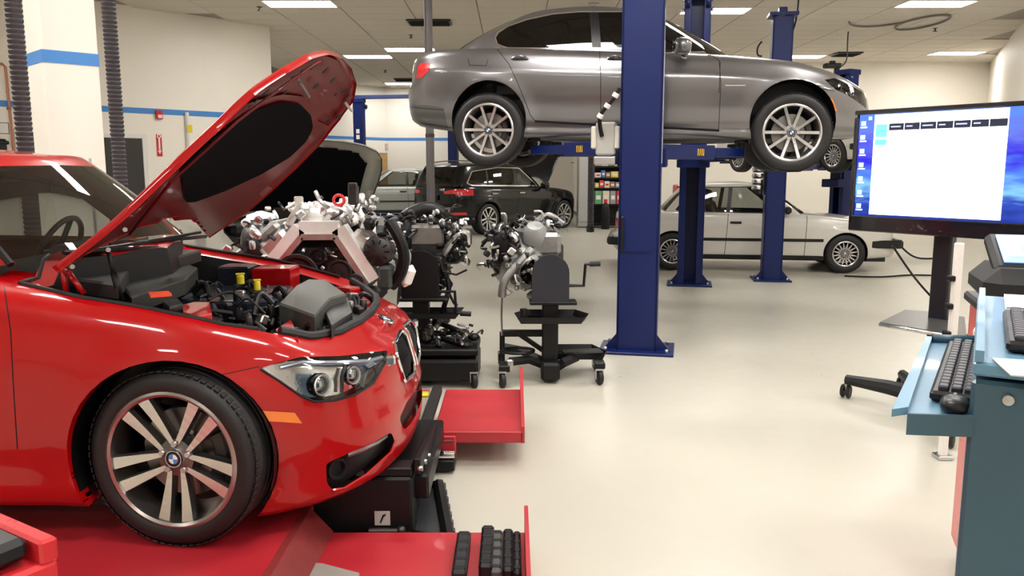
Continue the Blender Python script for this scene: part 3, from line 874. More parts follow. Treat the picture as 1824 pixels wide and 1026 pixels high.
q = MB(); q.grid([[a, b] for a, b in zip(t2, t3)]); both(q.build('bay_wall', M_BLACK, red))
q = MB(); q.box((-.05, 0, .42), (1.3, 1.3, .03)); q.build('bay_floor', M_BLACK, red)
fs_ = [p for p in topring(.008, .012, 90) if p.x > .36]
fs_ = fs_ + [Vector((p.x, -p.y, p.z)) for p in reversed(fs_)]
q = MB(); q.tube(fs_, .020, 8); q.build('bay_seal', M_RUBBER, red)
sl = [p for p in topring(.004, .006, 90) if p.x <= .3 and p.y < -.6]
q = MB(); q.tube(sl, .008, 6); both(q.build('fender_seal', M_RUBBER, red))
def ez(px, py, z):
    p = atz(px, py, z + RAMP); return Vector((p.x - RX, p.y - RY, z))
def slab(name, m, poly, z, th, ch=True, dz=None):
    q = MB(); n = len(poly)
    top = [ez(x, y, z + (dz[i] if dz else 0)) for i, (x, y) in enumerate(poly)]
    cc = sum(top, Vector()) / n
    in_ = [cc + (p - cc) * .95 + Vector((0, 0, .008)) for p in top] if ch else top
    bot = [p - Vector((0, 0, th)) for p in top]
    vs = in_ + top + bot
    fs = [tuple(range(n))] + [(i, (i + 1) % n, n + (i + 1) % n, n + i) for i in range(n)] + [(n + i, n + (i + 1) % n, 2 * n + (i + 1) % n, 2 * n + i) for i in range(n)]
    q.add(vs, fs); return q.build(name, m, red)
M_BAYG = mat('bay_grey_plastic', (.032, .033, .031), .45, var=.15)
M_BAYD = mat('bay_dark_plastic', (.009, .009, .010), .35, var=.2, rvar=.1)
M_YEL = mat('yellow_cap', (.75, .6, .02), .35)
M_ORG = mat('orange_label', (.75, .07, .02), .5)
slab('air_box', mat('air_box_grey', (.06, .062, .056), .45, var=.15), [(497, 543), (527, 511), (550, 499), (580, 500), (617, 525), (588, 534), (560, 566), (522, 552)], .80, .12, dz=[0, .0, .01, .01, .0, 0, -.01, -.01])
slab('air_duct', M_BAYD, [(572, 540), (620, 532), (628, 560), (590, 585)], .76, .1)
M_ECOV = mat('engine_cover', (.012, .014, .024), .25, var=.1, coat=.4)
def slabc(name, m, poly, z, th):
    n = len(poly); cx = sum(p[0] for p in poly) / n; cy = sum(p[1] for p in poly) / n; q = MB()
    vs = [(cx + (x - cx) * .94, cy + (y - cy) * .94, z + .010) for x, y in poly] + [(x, y, z) for x, y in poly] + [(x, y, z - th) for x, y in poly]
    q.add(vs, [tuple(range(n))] + [(i, (i + 1) % n, n + (i + 1) % n, n + i) for i in range(n)] + [(n + i, n + (i + 1) % n, 2 * n + (i + 1) % n, 2 * n + i) for i in range(n)]); return q.build(name, m, red)
slabc('engine_cover', M_ECOV, [(-.35, -.12), (-.35, .42), (.12, .42), (.16, .30), (.16, -.02), (.05, -.12)], .785, .14)
slabc('engine_cover_front', M_BAYD, [(.16, -.05), (.16, .32), (.34, .28), (.36, 0)], .77, .12)
slabc('radiator_cowl', M_BAYD, [(.40, -.2), (.40, .45), (.48, .40), (.53, 0), (.49, -.25)], .69, .1)
slabc('filter_housing', M_BAYG, [(-.38, .0), (-.40, .55), (-.52, .60), (-.50, 0)], .955, .05)
slabc('strut_tower', M_REDCAR, [(-.12, .50), (.08, .50), (.08, .69), (-.12, .69)], .86, .2)
slabc('corner_bracket', M_REDCAR, [(.30, .52), (.40, .46), (.44, .53), (.36, .60)], .76, .05)
slabc('fender_duct', M_ECOV, [(-.30, .50), (-.30, .66), (-.14, .66), (-.14, .50)], .87, .2)
slab('scuttle_panel', M_BAYG, [(215, 512), (330, 470), (352, 478), (330, 500), (235, 532)], .90, .06)
slab('filter_housing', M_BAYG, [(135, 500), (195, 470), (235, 478), (210, 510)], .95, .05)
slab('brake_reservoir', M_BAYD, [(290, 540), (316, 534), (326, 544), (302, 550)], .86, .1)
slab('battery_label', M_ORG, [(264, 520), (300, 518), (306, 523), (268, 526)], .915, .01, ch=False)
slab('strut_tower', M_REDCAR, [(324, 546), (345, 541), (374, 541), (378, 561), (352, 566), (326, 560)], .84, .25)
slab('corner_bracket', M_REDCAR, [(490, 590), (518, 572), (526, 588), (532, 606), (500, 604)], .745, .06)
slabc('slam_panel', M_BLACK, [(.36, -.62), (.46, -.50), (.52, -.2), (.53, .2), (.46, .5), (.36, .62), (.30, .5), (.38, 0), (.30, -.5)], .64, .03)
for (px, py, z, r) in ((428, 494, .88, .018), (458, 505, .86, .015)):
    c = ez(px, py, z); q = MB(); q.lathe([(.0005, .012), (r * .7, .012), (r, .006), (r, -.03)], c, (0, 0, 1), 14); q.box(c + Vector((0, 0, .016)), (r * 2.4, .009, .01), .4, .003); q.build('filler_cap', M_YEL, red, ); 
c = ez(442, 562, .70); q = MB(); q.lathe([(.0005, .02), (.03, .02), (.036, .01), (.036, -.04), (.05, -.05), (.05, -.12)], c, (0, 0, 1), 18); q.build('coolant_cap', M_BAYD, red)
rg = random.Random(11)
def in_bay(p): return inpoly((p.x, -abs(p.y) - .005), [(HOOD[0][0], 0)] + [(x * .93, y * .90) for x, y in HOOD[1:-1]] + [(HOOD[-1][0] * .93, 0)])
def hose(pp, r, m, name='hose'):
    q = MB(); q.tube(bez(pp, 14), r, 8); return q.build(name, m, red)
for k in range(46):
    px, py = rg.uniform(320, 500), rg.uniform(488, 570)
    if py > 520 + (px - 320) * .30 + 30: continue
    a = ez(px, py, rg.uniform(.66, .80)); b = a + Vector((rg.uniform(-.14, .14), rg.uniform(-.14, .14), rg.uniform(-.08, .05))); mid = (a + b) / 2 + Vector((rg.uniform(-.05, .05), rg.uniform(-.05, .05), rg.uniform(.02, .07)))
    if not (in_bay(a) and in_bay(b)): continue
    hose([a, mid, b], rg.choice((.005, .007, .010, .014)), rg.choice((M_BAYD, M_BLACK, M_BLACK, M_GREY)))
for k in range(120):
    if k < 40: px, py, z = rg.uniform(330, 500), rg.uniform(485, 560), rg.uniform(.70, .80)
    else:
        t = rg.random(); px, py, z = 560 + 130 * t + rg.uniform(-40, 20), 605 - 95 * t + rg.uniform(-35, 8), rg.uniform(.66, .74)
    c = ez(px, py, z); q = MB(); s = rg.uniform(.02, .05)
    if not in_bay(c): continue
    rt = Matrix.Rotation(rg.uniform(0, 3), 3, 'Z') @ Matrix.Rotation(rg.uniform(-.5, .5), 3, 'X')
    if rg.random() < .5: q.box(c, (s, s * rg.uniform(.5, 1.2), s * .8), ch=.006, rot=rt)
    else: q.lathe([(.0005, s * .5), (s * .3, s * .5), (s * .38, s * .35), (s * .38, -s * .6)], c, rt @ Vector((0, 0, 1)), 10)
    q.build('connector' if s < .035 else 'bracket', rg.choice((M_BAYD, M_BAYD, M_STEEL, M_ALU, M_DKMETAL, M_GREY)), red)
for k in range(12):
    t = k / 11; a = ez(545 + 125 * t, 596 - 75 * t, .70)
    if in_bay(a): hose([a, a + Vector((.03, rg.uniform(-.08, .08), .05)), a + Vector((rg.uniform(.02, .1), rg.uniform(-.1, .1), -.02))], rg.choice((.006, .01, .014)), rg.choice((M_BAYD, M_BLACK, M_ALU)))
for k in range(190):
    c = Vector((rg.uniform(-.34, .50), rg.uniform(-.62, .45), rg.uniform(.66, .80)))
    if not in_bay(c): continue
    c.z = min(c.z, .82 - max(0, c.x + .1) * .28); s = rg.uniform(.02, .055); q = MB()
    rt = Matrix.Rotation(rg.uniform(0, 3), 3, 'Z') @ Matrix.Rotation(rg.uniform(-.6, .6), 3, 'X'); r = rg.random()
    if r < .35: q.box(c, (s, s * rg.uniform(.5, 1.4), s * .8), ch=.006, rot=rt); q.build('bracket', rg.choice((M_BAYD, M_BLACK, M_BLACK, M_DKMETAL, M_ALU)), red)
    elif r < .6: q.lathe([(.0005, s * .5), (s * .3, s * .5), (s * .38, s * .35), (s * .38, -s * .6)], c, rt @ Vector((0, 0, 1)), 10); q.build('connector', rg.choice((M_BAYD, M_BLACK, M_BLACK, M_DKMETAL, M_ALU)), red)
    else: q.tube(bez([c, c + Vector((rg.uniform(-.06, .06), rg.uniform(-.06, .06), .03)), c + Vector((rg.uniform(-.1, .06), rg.uniform(-.1, .1), 0))], 9), s * .22, 6); q.build('hose', rg.choice((M_BAYD, M_BLACK, M_BLACK, M_GREY)), red)
# ---- cabin
M_TRIM = mat('cabin_trim', (.035, .033, .032), .6, var=.1); M_SEAT = mat('seat_leather', (.05, .045, .042), .5, var=.1)
q = MB(); q.box((-.80, 0, .90), (.55, 1.30, .16), ch=.05); q.box((-.93, .38, .97), (.2, .4, .1), ch=.04); q.build('dashboard', M_TRIM, red)
seat(red, -1.55, .37, .55, M_SEAT); seat(red, -1.55, -.37, .55, M_SEAT)
q = MB(); q.box((-2.45, 0, .6), (.5, 1.2, .18), ch=.05); q.box((-2.75, 0, .85), (.16, 1.2, .5), ch=.05); q.build('rear_bench', M_SEAT, red)
q = MB(); ax = Vector((-.9, 0, .42)).normalized(); u_ = Vector((0, 1, 0)); v_ = ax.cross(u_); cc = Vector((-1.05, .37, .98))
q.tube([cc + (u_ * math.cos(a) + v_ * math.sin(a)) * .18 for a in [2 * PI * k / 28 for k in range(30)]], .014, 8, cap=False)
for a in (0, PI, -PI / 2): q.tube([cc, cc + (u_ * math.cos(a) + v_ * math.sin(a)) * .18], .014, 6)
q.blob(cc, (.06, .12, .1)); q.build('steering_wheel', M_BLACKP, red)
q = MB(); q.box((-1.03, 0, 1.36), (.03, .22, .06), ch=.012); q.build('rear_view_mirror', M_BLACKP, red)
q = MB(); q.box((-1.75, 0, .26), (3.6, 1.5, .1)); q.box((-2.0, 0, .45), (2.9, 1.5, .06)); q.build('underbody', M_BLACK, red)
for (a, b) in (((-.37, .55, 1.035), (-.42, -.15, 1.065)), ((-.37, -.05, 1.035), (-.48, -.62, 1.07))):
    q = MB(); q.tube([a, b], .009, 6); q.box((Vector(a) + Vector(b)) / 2 + Vector((0, 0, .012)), ((Vector(a) - Vector(b)).length * .8, .02, .012), math.atan2(b[1] - a[1], b[0] - a[0])); q.build('wiper', M_BLACK, red)
q = MB(); q.tube([p for p in [Vector((-.62, .725, 1.035)), Vector((-.82, .648, 1.23)), Vector((-1.015, .552, 1.42))]], .014, 6); both(q.build('windshield_trim', M_BLACK, red))
wheel = make_wheel('double5', .335, .252, .225, M_RIMB, M_RIMD)
place_wheels(red, wheel, (0, -2.81), .885, .335, turn=R(-9))
liners(red, (0, -2.81), .89, .335, .372, M_BLACK)
# ---------------------------------------------------------------- the other cars
def place(car, fw, rw, y_out, base, pitch=0.0):
    """put a car by its front and rear near-side wheel faces on the ground plan"""
    h = (Vector(fw) - Vector(rw)).normalized(); left = Vector((-h.y, h.x))
    o = Vector(fw) + left * y_out
    car.location = (o.x, o.y, base); car.rotation_euler = (0, pitch, math.atan2(h.y, h.x))
    return Matrix.Translation((o.x, o.y, base)) @ Matrix.Rotation(math.atan2(h.y, h.x), 4, 'Z') @ Matrix.Rotation(pitch, 4, 'Y')
GLD = glass_mat('dark_car_glass', (0.07, 0.075, 0.075))
M_TAIL = mat('tail_lens', (.62, .01, .02), .2, coat=1, var=.3, scale=60)
M_UNDER = mat('underbody_black', (.02, .02, .022), .6, var=.3)
def cabin(car, xf, xr, z, w, roofz):
    q = MB(); q.box((xf, 0, z), (.4, w, .16), ch=.05); q.build('dashboard', M_TRIM, car)
    for sg in (-1, 1): seat(car, xf - .75, sg * w * .27, z - .35, M_SEAT, w * .38)
    q = MB(); q.box((xr, 0, z - .25), (.5, w * .95, .18), ch=.05); q.box((xr - .28, 0, z - .02), (.16, w * .95, .5), ch=.05); q.build('rear_bench', M_SEAT, car)
def under(car, x0, x1, w, z):
    q = MB(); q.box(((x0 + x1) / 2, 0, z), (x0 - x1, w, .08)); q.box(((x0 + x1) / 2, 0, z + .16), ((x0 - x1) * .86, w * .72, .25)); q.build('underbody', M_UNDER, car)
    q = MB(); q.tube(bez([(x0 - .9, -.1, z - .03), (x0 - 1.8, -.05, z - .05), (x1 + .9, .1, z - .03), (x1 + .2, -.35, z - .01)], 16), .035, 8); q.build('exhaust_pipe', M_DKMETAL, car)

# ---- grey sedan raised on the lift
M_GREYCAR = mat('grey_metallic', (0.185, 0.18, 0.188), 0.30, 0.75, coat=1.0, var=0.04, scale=90)
GREY = dict(
    plan=[(.79, 0), (.765, .32), (.66, .60), (.46, .78), (.2, .875), (-.1, .91), (-.6, .925), (-1.5, .93), (-2.4, .93), (-2.9, .92), (-3.35, .86), (-3.68, .68), (-3.82, .35), (-3.85, 0)],
    off_front=[(0, .08), (.08, .02), (.2, 0), (.42, .0), (.55, .012), (.7, .03), (.85, .06), (.95, .11), (1, .17)],
    off_side=[(0, .07), (.05, .04), (.12, .05), (.18, .028), (.35, .03), (.5, .013), (.62, .002), (.70, 0), (.745, .003), (.775, .018), (.86, .045), (.94, .07), (1, .115)],
    off_rear=[(0, .14), (.1, .04), (.3, .01), (.5, 0), (.62, .04), (.8, .05), (.95, .07), (1, .12)],
    z_top=[(.79, .70), (.6, .74), (.3, .815), (0, .88), (-.5, .93), (-.85, .955), (-1.5, .98), (-2.1, 1.005), (-2.8, 1.03), (-3.4, 1.03), (-3.85, .99)],
    z_bot=[(.79, .24), (.5, .2), (-.4, .19), (-2.4, .18), (-3.0, .22), (-3.4, .27), (-3.85, .30)],
    z_mid=[(.62, .72), (.4, .83), (0, .94), (-.4, .99), (-.75, 1.01), (-2.9, 1.08), (-3.3, 1.10), (-3.7, 1.07)],
    axles=(0, -2.82), arch_r=.372, arch_z=.345,
    gh_base=[(-.52, 0, 1.0), (-.60, .42, .99), (-.84, .72, .955), (-1.4, .80, .975), (-2.1, .81, 1.0), (-2.75, .78, 1.02), (-3.12, .70, 1.04), (-3.27, .4, 1.08), (-3.32, 0, 1.09)],
    gh_roof=[(-1.28, 0, 1.42), (-1.32, .38, 1.42), (-1.44, .56, 1.405), (-1.75, .60, 1.435), (-2.1, .605, 1.435), (-2.45, .59, 1.40), (-2.66, .53, 1.345), (-2.74, .36, 1.36), (-2.76, 0, 1.37)],
    z_roof=[(-1.28, 1.42), (-1.7, 1.465), (-2.1, 1.465), (-2.5, 1.42), (-2.76, 1.37)], gh_s=(1.75, 6.2), gh_bulge=.025, U=190, V=30)
grey = thing('grey_sedan', 'metallic grey sedan raised high on a blue two-post lift', 'car')
GM = place(grey, (2.518, 7.459), (-.24, 8.046), .93, 1.655, R(1.0))
G = Body(shell(GREY), GM)
G.arches((0, -2.82), .345, .372)
G.region('windshield', [(0, 0.01), (0, -.9), (-1.6, -.9), (-1.6, .01)], 'xy', (2,))
G.region('rear_window', [(-2.2, .01), (-2.2, -.9), (-3.4, -.9), (-3.4, .01)], 'xy', (4,))
DLO = [(881, 66), (886, 57), (905, 46), (938, 34), (985, 24), (1032, 20), (1120, 20), (1158, 27), (1187, 44), (1228, 70), (1262, 94), (1187, 96), (1110, 88), (1000, 88), (905, 87), (892, 84), (884, 76)]
G.region('window_trim', DLO, 'px', (3, 0, 1), sel=lambda f: f.normal.y < -.2)
cx, cy = 1060, 58
DL2 = [(x + (2.6 if x < 900 else (-3 if x > 1240 else 0)), y + (2.2 if y < 60 and x < 1200 else (-2.6 if y > 80 else 1.5))) for x, y in DLO]
G.region('side_window', DL2, 'px', (3, 0, 1), sel=lambda f: f.normal.y < -.2, only=('window_trim',))
G.gap([(1063, 89), (1058, 18)], 16, 'px', (3, 0, 1), name='window_bar', only=('side_window',), sel=lambda f: f.normal.y < -.2)
G.region('tail_light', [(751, 112), (766, 113), (764, 126), (753, 138), (742, 140), (745, 118)], 'px', (0, 1))
G.region('headlight', [(1469, 142), (1487, 139), (1518, 153), (1537, 165), (1543, 178), (1543, 193), (1518, 175), (1487, 159)], 'px', (0, 1))
G.region('side_marker', [(1478, 175), (1483, 176), (1491, 198), (1486, 198)], 'px', (0,))
for ln in ([(886, 88), (907, 115), (923, 150), (938, 187), (945, 206), (953, 215), (1010, 218), (1070, 221), (1184, 226), (1281, 231)], [(1068, 88), (1070, 140), (1070, 221)], [(1262, 95), (1281, 108), (1284, 150), (1280, 231)],
           [(834, 105), (836, 116), (866, 117), (869, 106)], [(1281, 165), (1283, 110)], [(790, 196), (731, 191)], [(1486, 162), (1462, 158)]):
    G.gap(ln, 1.3, 'px', (0,))
G.region('bumper_insert', [(728, 187), (757, 187), (790, 192), (800, 236), (752, 233), (737, 222)], 'px', (0,), only=('body',))
G.emit(['body', 'gap'], 'body', [M_GREYCAR, M_BLACK], grey)
G.emit(['bumper_insert'], 'bumper_insert', [mat('grey_bumper', (.10, .098, .10), .38, .5, coat=.4)], grey, 'pair')
G.emit(['windshield'], 'windshield', [GLD], grey); G.emit(['rear_window'], 'rear_window', [GLD], grey)
G.emit(['window_trim'], 'window_trim', [M_CHROME], grey, 'pair', shift=.003, label='chrome window trim')
G.emit(['side_window'], 'side_window', [GLD], grey, 'pair'); G.emit(['window_bar'], 'window_pillar', [M_BLACKP], grey, 'pair', shift=.001)
G.emit(['tail_light'], 'tail_light', [M_TAIL], grey, 'pair', shift=.004, label='red tail light')
G.emit(['headlight'], 'headlight', [M_LGLASS], grey, 'pair'); G.emit(['headlight'], 'headlight_housing', [MATS['lamp_reflector']], grey, 'pair', shift=-.03)
G.emit(['side_marker'], 'side_marker', [M_AMBER], grey, 'pair', shift=.002, label='amber side marker')
def pon(Bd, px, py, lift): return Bd.hit_px(px, py, lift)[0]
def handle(Bd, car, m, px, py, w):
    a, b, c = pon(Bd, px - w, py, .004), pon(Bd, px, py - 2, .035), pon(Bd, px + w, py, .004)
    q = MB(); q.tube(bez([a, b, c], 10), [.008] + [.013] * 8 + [.008], 8); o = q.build('door_handle', m, car)
    me = o.data.copy(); me.transform(Matrix.Scale(-1, 4, (0, 1, 0))); me.flip_normals(); link('door_handle', me, m, car)
handle(G, grey, M_GREYCAR, 926, 105, 15); handle(G, grey, M_GREYCAR, 1097, 105, 15)
for sg in (-1, 1):
    q = MB(); q.blob((-1.0, sg * 1.0, 1.0), (.16, .24, .15), pw=.7); q.tube([(-.98, sg * .86, .94), (-1.0, sg * .95, .97)], .025, 8); m_ = q.build('mirror', M_GREYCAR, grey)
    q = MB(); q.blob((-1.085, sg * 1.0, 1.0), (.01, .19, .11)); q.build('mirror_glass', M_CHROME, m_)
q = MB(); q.tube([pon(G, 1292, 152, .004), pon(G, 1310, 152, .005), pon(G, 1328, 152, .004)], .008, 6); q.build('side_gill', M_CHROME, grey)
q = MB(); q.tube([pon(G, x, y, .004) for x, y in ((953, 216), (1010, 219), (1100, 223), (1200, 228), (1281, 233))], .010, 6); q.build('sill_line', M_BLACK, grey)
for (px, py, r) in ((1497, 154, .035), (1519, 165, .03)):
    c, n = G.hit_px(px, py, -.012); q = MB(); q.lathe([(.0005, .01), (r * .6, .008), (r * .8, 0), (r, .004), (r * 1.05, -.03)], c, (.8, -.6, 0), 16); q.build('lamp_projector', MATS['lamp_lens_bezel'], grey)
gw = make_wheel('v10', .355, .250, .23, M_RIMS, M_RIMD)
place_wheels(grey, gw, (0, -2.82), .925, .345, droop=.10)
liners(grey, (0, -2.82), .93, .345, .37, M_BLACK)
cabin(grey, -1.0, -2.6, .9, 1.35, 1.4); under(grey, .3, -3.0, 1.4, .235)

# ---- white boxy coupe, reused for the older cars of the same shape
BOXY = dict(
    plan=[(.78, 0), (.775, .40), (.735, .66), (.60, .765), (.3, .80), (0, .815), (-1, .822), (-2.3, .82), (-3.0, .80), (-3.36, .755), (-3.48, .62), (-3.52, .35), (-3.53, 0)],
    off_front=[(0, .06), (.1, .01), (.3, 0), (.42, .0), (.45, .05), (.7, .05), (.9, .06), (1, .10)],
    off_side=[(0, .04), (.08, .02), (.3, .008), (.5, 0), (.74, 0), (.78, .008), (.9, .02), (.97, .035), (1, .06)],
    off_rear=[(0, .06), (.1, .01), (.3, 0), (.42, 0), (.46, .05), (.8, .05), (.95, .06), (1, .09)],
    z_top=[(.78, .73), (.5, .76), (0, .82), (-.5, .87), (-1, .88), (-2, .895), (-3, .905), (-3.53, .89)],
    z_bot=[(.78, .26), (0, .22), (-2.6, .22), (-3.53, .3)],
    z_mid=[(.68, .745), (0, .86), (-.5, .91), (-.6, .92), (-2.6, .94), (-3.45, .92)],
    axles=(0, -2.57), arch_r=.325, arch_z=.30, flare=.014,
    gh_base=[(-.52, 0, .91), (-.57, .45, .90), (-.70, .69, .875), (-1.2, .735, .885), (-1.9, .74, .895), (-2.3, .725, .90), (-2.64, .64, .915), (-2.74, .4, .93), (-2.77, 0, .935)],
    gh_roof=[(-1.16, 0, 1.335), (-1.18, .36, 1.33), (-1.25, .54, 1.32), (-1.5, .57, 1.335), (-1.85, .575, 1.34), (-2.1, .565, 1.33), (-2.32, .51, 1.31), (-2.38, .36, 1.315), (-2.4, 0, 1.32)],
    z_roof=[(-1.16, 1.335), (-1.6, 1.375), (-2.0, 1.37), (-2.4, 1.32)], gh_s=(1.75, 6.2), gh_bulge=.012, U=140, V=24)
def boxy(name, label, paint, fw, rw, base, wheel, left_facing=False):
    car = thing(name, label, 'car'); M = place(car, fw, rw, .80 if not left_facing else -.80, base)
    b = Body(shell(BOXY), M); b.arches((0, -2.57), .30, .325)
    b.region('windshield', [(0, 0.01), (0, -.9), (-1.6, -.9), (-1.6, .01)], 'xy', (2,))
    b.region('rear_window', [(-2.0, .01), (-2.0, -.9), (-3.4, -.9), (-3.4, .01)], 'xy', (4,))
    b.region('window_trim', [(-.83, .895), (-2.46, .91), (-2.54, .94), (-2.26, 1.295), (-1.34, 1.305)], 'xz', (3,))
    b.region('side_window', [(-.87, .91), (-2.43, .925), (-2.50, .95), (-2.24, 1.28), (-1.35, 1.29)], 'xz', (3,), only=('window_trim',))
    b.gap([(-1.74, .9), (-1.70, 1.30)], .06, 'xz', (3,), name='window_bar', only=('side_window',))
    for ln in ([(-1.78, .25), (-1.74, .90)], [(-.60, .25), (-.58, .87)], [(-.60, .25), (-1.78, .25)]): b.gap(ln, .009, 'xz', (0,))
    b.region('tail_light', [(-.78, .64), (-.42, .64), (-.42, .80), (-.78, .80)], 'yz', (0, 1), sel=lambda f: f.normal.x < -.3)
    b.region('grille', [(.01, .62), (-.72, .62), (-.72, .72), (.01, .72)], 'yz', (0, 1), sel=lambda f: f.normal.x > .5)
    b.emit(['body', 'gap'], 'body', [paint, M_BLACK], car); b.emit(['windshield'], 'windshield', [GL], car); b.emit(['rear_window'], 'rear_window', [GL], car)
    b.emit(['window_trim'], 'window_trim', [M_BLACKP], car, 'pair'); b.emit(['side_window'], 'side_window', [GL], car, 'pair'); b.emit(['window_bar'], 'window_pillar', [M_BLACKP], car, 'pair', shift=.002)
    b.emit(['tail_light'], 'tail_light', [M_TAIL], car, 'pair', shift=.003); b.emit(['grille'], 'grille', [M_BLACK], car)
    for sg in (-1, 1):
        q = MB(); q.box((-1.28, sg * .822, .50), (1.9, .02, .045), ch=.006); q.build('side_strip', M_BLACK, car)
        q = MB(); q.box((-1.28, sg * .80, .235), (1.95, .03, .06), ch=.006); q.build('sill_strip', M_BLACK, car)
        q = MB(); q.box((-1.63, sg * .825, .76), (.17, .025, .035), ch=.008); q.build('door_handle', M_BLACKP, car)
        q = MB(); q.lathe([(.0005, .004), (.014, .004), (.016, -.004)], (-1.68, sg * .82, .70), (0, sg, 0), 10); q.build('door_lock', M_BLACKP, car)
        q = MB(); q.box((-.88, sg * .86, .95), (.10, .17, .11), ch=.03); q.build('mirror', M_BLACKP, car)
        for y in (.28, .50):
            q = MB(); q.lathe([(.0005, .02), (.05, .015), (.075, 0), (.08, -.02)], (.69, sg * y, .67), (1, 0, 0), 18); q.build('headlight', M_LGLASS, car)
    for (x, s) in ((.80, 1), (-3.55, -1)):
        q = MB(); q.box((x - s * .02, 0, .45), (.12, 1.50, .13), ch=.03)
        for sg in (-1, 1): q.box((x - s * .22, sg * .775, .45), (.44, .06, .12), ch=.02)
        q.build('bumper', M_BLACKP, car)
    place_wheels(car, wheel, (0, -2.57), .80, .30); liners(car, (0, -2.57), .80, .30, .32, M_BLACK)
    cabin(car, -.85, -2.25, .82, 1.2, 1.3); under(car, .6, -3.3, 1.4, .22)
    return car
M_WCAR = mat('white_car_paint', (.62, .60, .55), .3, coat=.8, var=.03)
white = boxy('white_coupe', 'boxy white two-door coupe on the floor behind the blue lift columns', M_WCAR, (5.04, 12.25), (2.5, 12.65), 0.0, make_wheel('bbs', .297, .185, .195, M_RIMS, M_RIMD, lite=True))
white2 = boxy('white_coupe', 'boxy white coupe held up on a lift behind the floor-standing white coupe', M_WCAR, (5.56, 14.3), (4.58, 16.65), 1.50, make_wheel('bbs', .297, .185, .195, M_RIMS, M_RIMD, lite=True))
oldg = boxy('grey_coupe', 'older grey car on a low blue lift in the deep bay', mat('old_grey_paint', (.25, .26, .24), .35, .2, coat=.6), (-4.75, 23.6), (-2.2, 23.9), 0.2, make_wheel('bbs', .297, .185, .195, M_RIMS, M_RIMD, lite=True))

# ---- black SUV with raised bonnet
SUVS = dict(
    plan=[(.88, 0), (.86, .35), (.76, .66), (.55, .85), (.25, .93), (-.1, .96), (-.8, .965), (-2, .967), (-2.9, .965), (-3.4, .93), (-3.78, .80), (-3.95, .5), (-3.98, 0)],
    off_front=[(0, .1), (.1, .02), (.3, 0), (.6, .01), (.8, .04), (.92, .09), (1, .16)],
    off_side=[(0, .05), (.08, .02), (.16, .04), (.35, .02), (.55, .004), (.68, 0), (.74, .012), (.88, .03), (.95, .05), (1, .09)],
    off_rear=[(0, .12), (.12, .02), (.3, 0), (.42, .0), (.5, .06), (.8, .06), (1, .10)],
    z_top=[(.88, .88), (.5, .97), (0, 1.04), (-.5, 1.08), (-1.2, 1.10), (-2.5, 1.14), (-3.5, 1.17), (-3.98, 1.15)],
    z_bot=[(.88, .30), (0, .27), (-2.9, .27), (-3.98, .36)],
    z_mid=[(.7, .92), (.3, 1.06), (0, 1.11), (-.6, 1.16), (-3.5, 1.2), (-3.9, 1.18)],
    axles=(0, -2.93), arch_r=.42, arch_z=.38, flare=.02,
    gh_base=[(-.45, 0, 1.13), (-.55, .45, 1.12), (-.78, .76, 1.09), (-1.4, .84, 1.10), (-2.4, .85, 1.13), (-3.3, .83, 1.15), (-3.74, .76, 1.16), (-3.87, .45, 1.16), (-3.9, 0, 1.16)],
    gh_roof=[(-1.3, 0, 1.67), (-1.33, .4, 1.66), (-1.44, .62, 1.64), (-1.9, .68, 1.68), (-2.5, .69, 1.69), (-3.1, .68, 1.67), (-3.5, .63, 1.64), (-3.64, .4, 1.65), (-3.68, 0, 1.65)],
    z_roof=[(-1.3, 1.67), (-1.9, 1.73), (-2.5, 1.74), (-3.2, 1.71), (-3.68, 1.65)], gh_s=(1.75, 6.1), gh_bulge=.02, U=150, V=26)
M_BLKCAR = mat('black_car_paint', (.004, .004, .005), .25, coat=.55, var=.05, spec=.2)
suv = thing('black_suv', 'black sport utility car seen from behind with its hood raised', 'car')
SM = place(suv, (1.40, 21.75), (-.56, 19.55), .955, 0.0)
S = Body(shell(SUVS), SM); S.arches((0, -2.93), .38, .42)
S.region('windshield', [(0, 0.01), (0, -.95), (-1.6, -.95), (-1.6, .01)], 'xy', (2,))
S.region('rear_window', [(.01, 1.22), (-.60, 1.22), (-.56, 1.58), (.01, 1.60)], 'yz', (4,), sel=lambda f: f.normal.x < -.3)
S.region('window_trim', roundpoly([(-.92, 1.125), (-3.35, 1.165), (-3.55, 1.23), (-3.3, 1.52), (-2.4, 1.61), (-1.55, 1.60)], .05), 'xz', (3,))
S.region('side_window', roundpoly([(-.98, 1.15), (-3.33, 1.19), (-3.50, 1.24), (-3.28, 1.50), (-2.4, 1.59), (-1.57, 1.575)], .05), 'xz', (3,), only=('window_trim',))
for x in (-1.85, -2.85): S.gap([(x, 1.1), (x + .05, 1.62)], .06, 'xz', (3,), name='window_bar', only=('side_window',))
for ln in ([(-1.88, .35), (-1.85, 1.12)], [(-.75, .35), (-.7, 1.08)], [(-2.45, .75), (-2.8, 1.1)], [(-.75, .35), (-2.3, .35)]): S.gap(ln, .01, 'xz', (0,))
S.region('tail_light', roundpoly([(-.42, .99), (-.70, .99), (-.72, .95), (-.97, .95), (-.97, 1.10), (-.72, 1.10), (-.42, 1.05)], .02), 'yz', (0,), sel=lambda f: f.normal.x < -.15)
S.region('reflector', [(-.60, .50), (-.86, .50), (-.86, .56), (-.60, .56)], 'yz', (0,), sel=lambda f: f.normal.x < -.2)
SH = [(-.42, .01), (-.5, -.45), (-.66, -.78), (-.3, -.80), (.2, -.78), (.5, -.70), (.66, -.45), (.72, .01)]
S.region('hood', SH, 'xy', (0, 1), sel=lambda f: f.normal.z > .15)
S.emit(['body', 'gap'], 'body', [M_BLKCAR, M_BLACK], suv); S.emit(['windshield'], 'windshield', [GL], suv); S.emit(['rear_window'], 'rear_window', [GLD], suv)
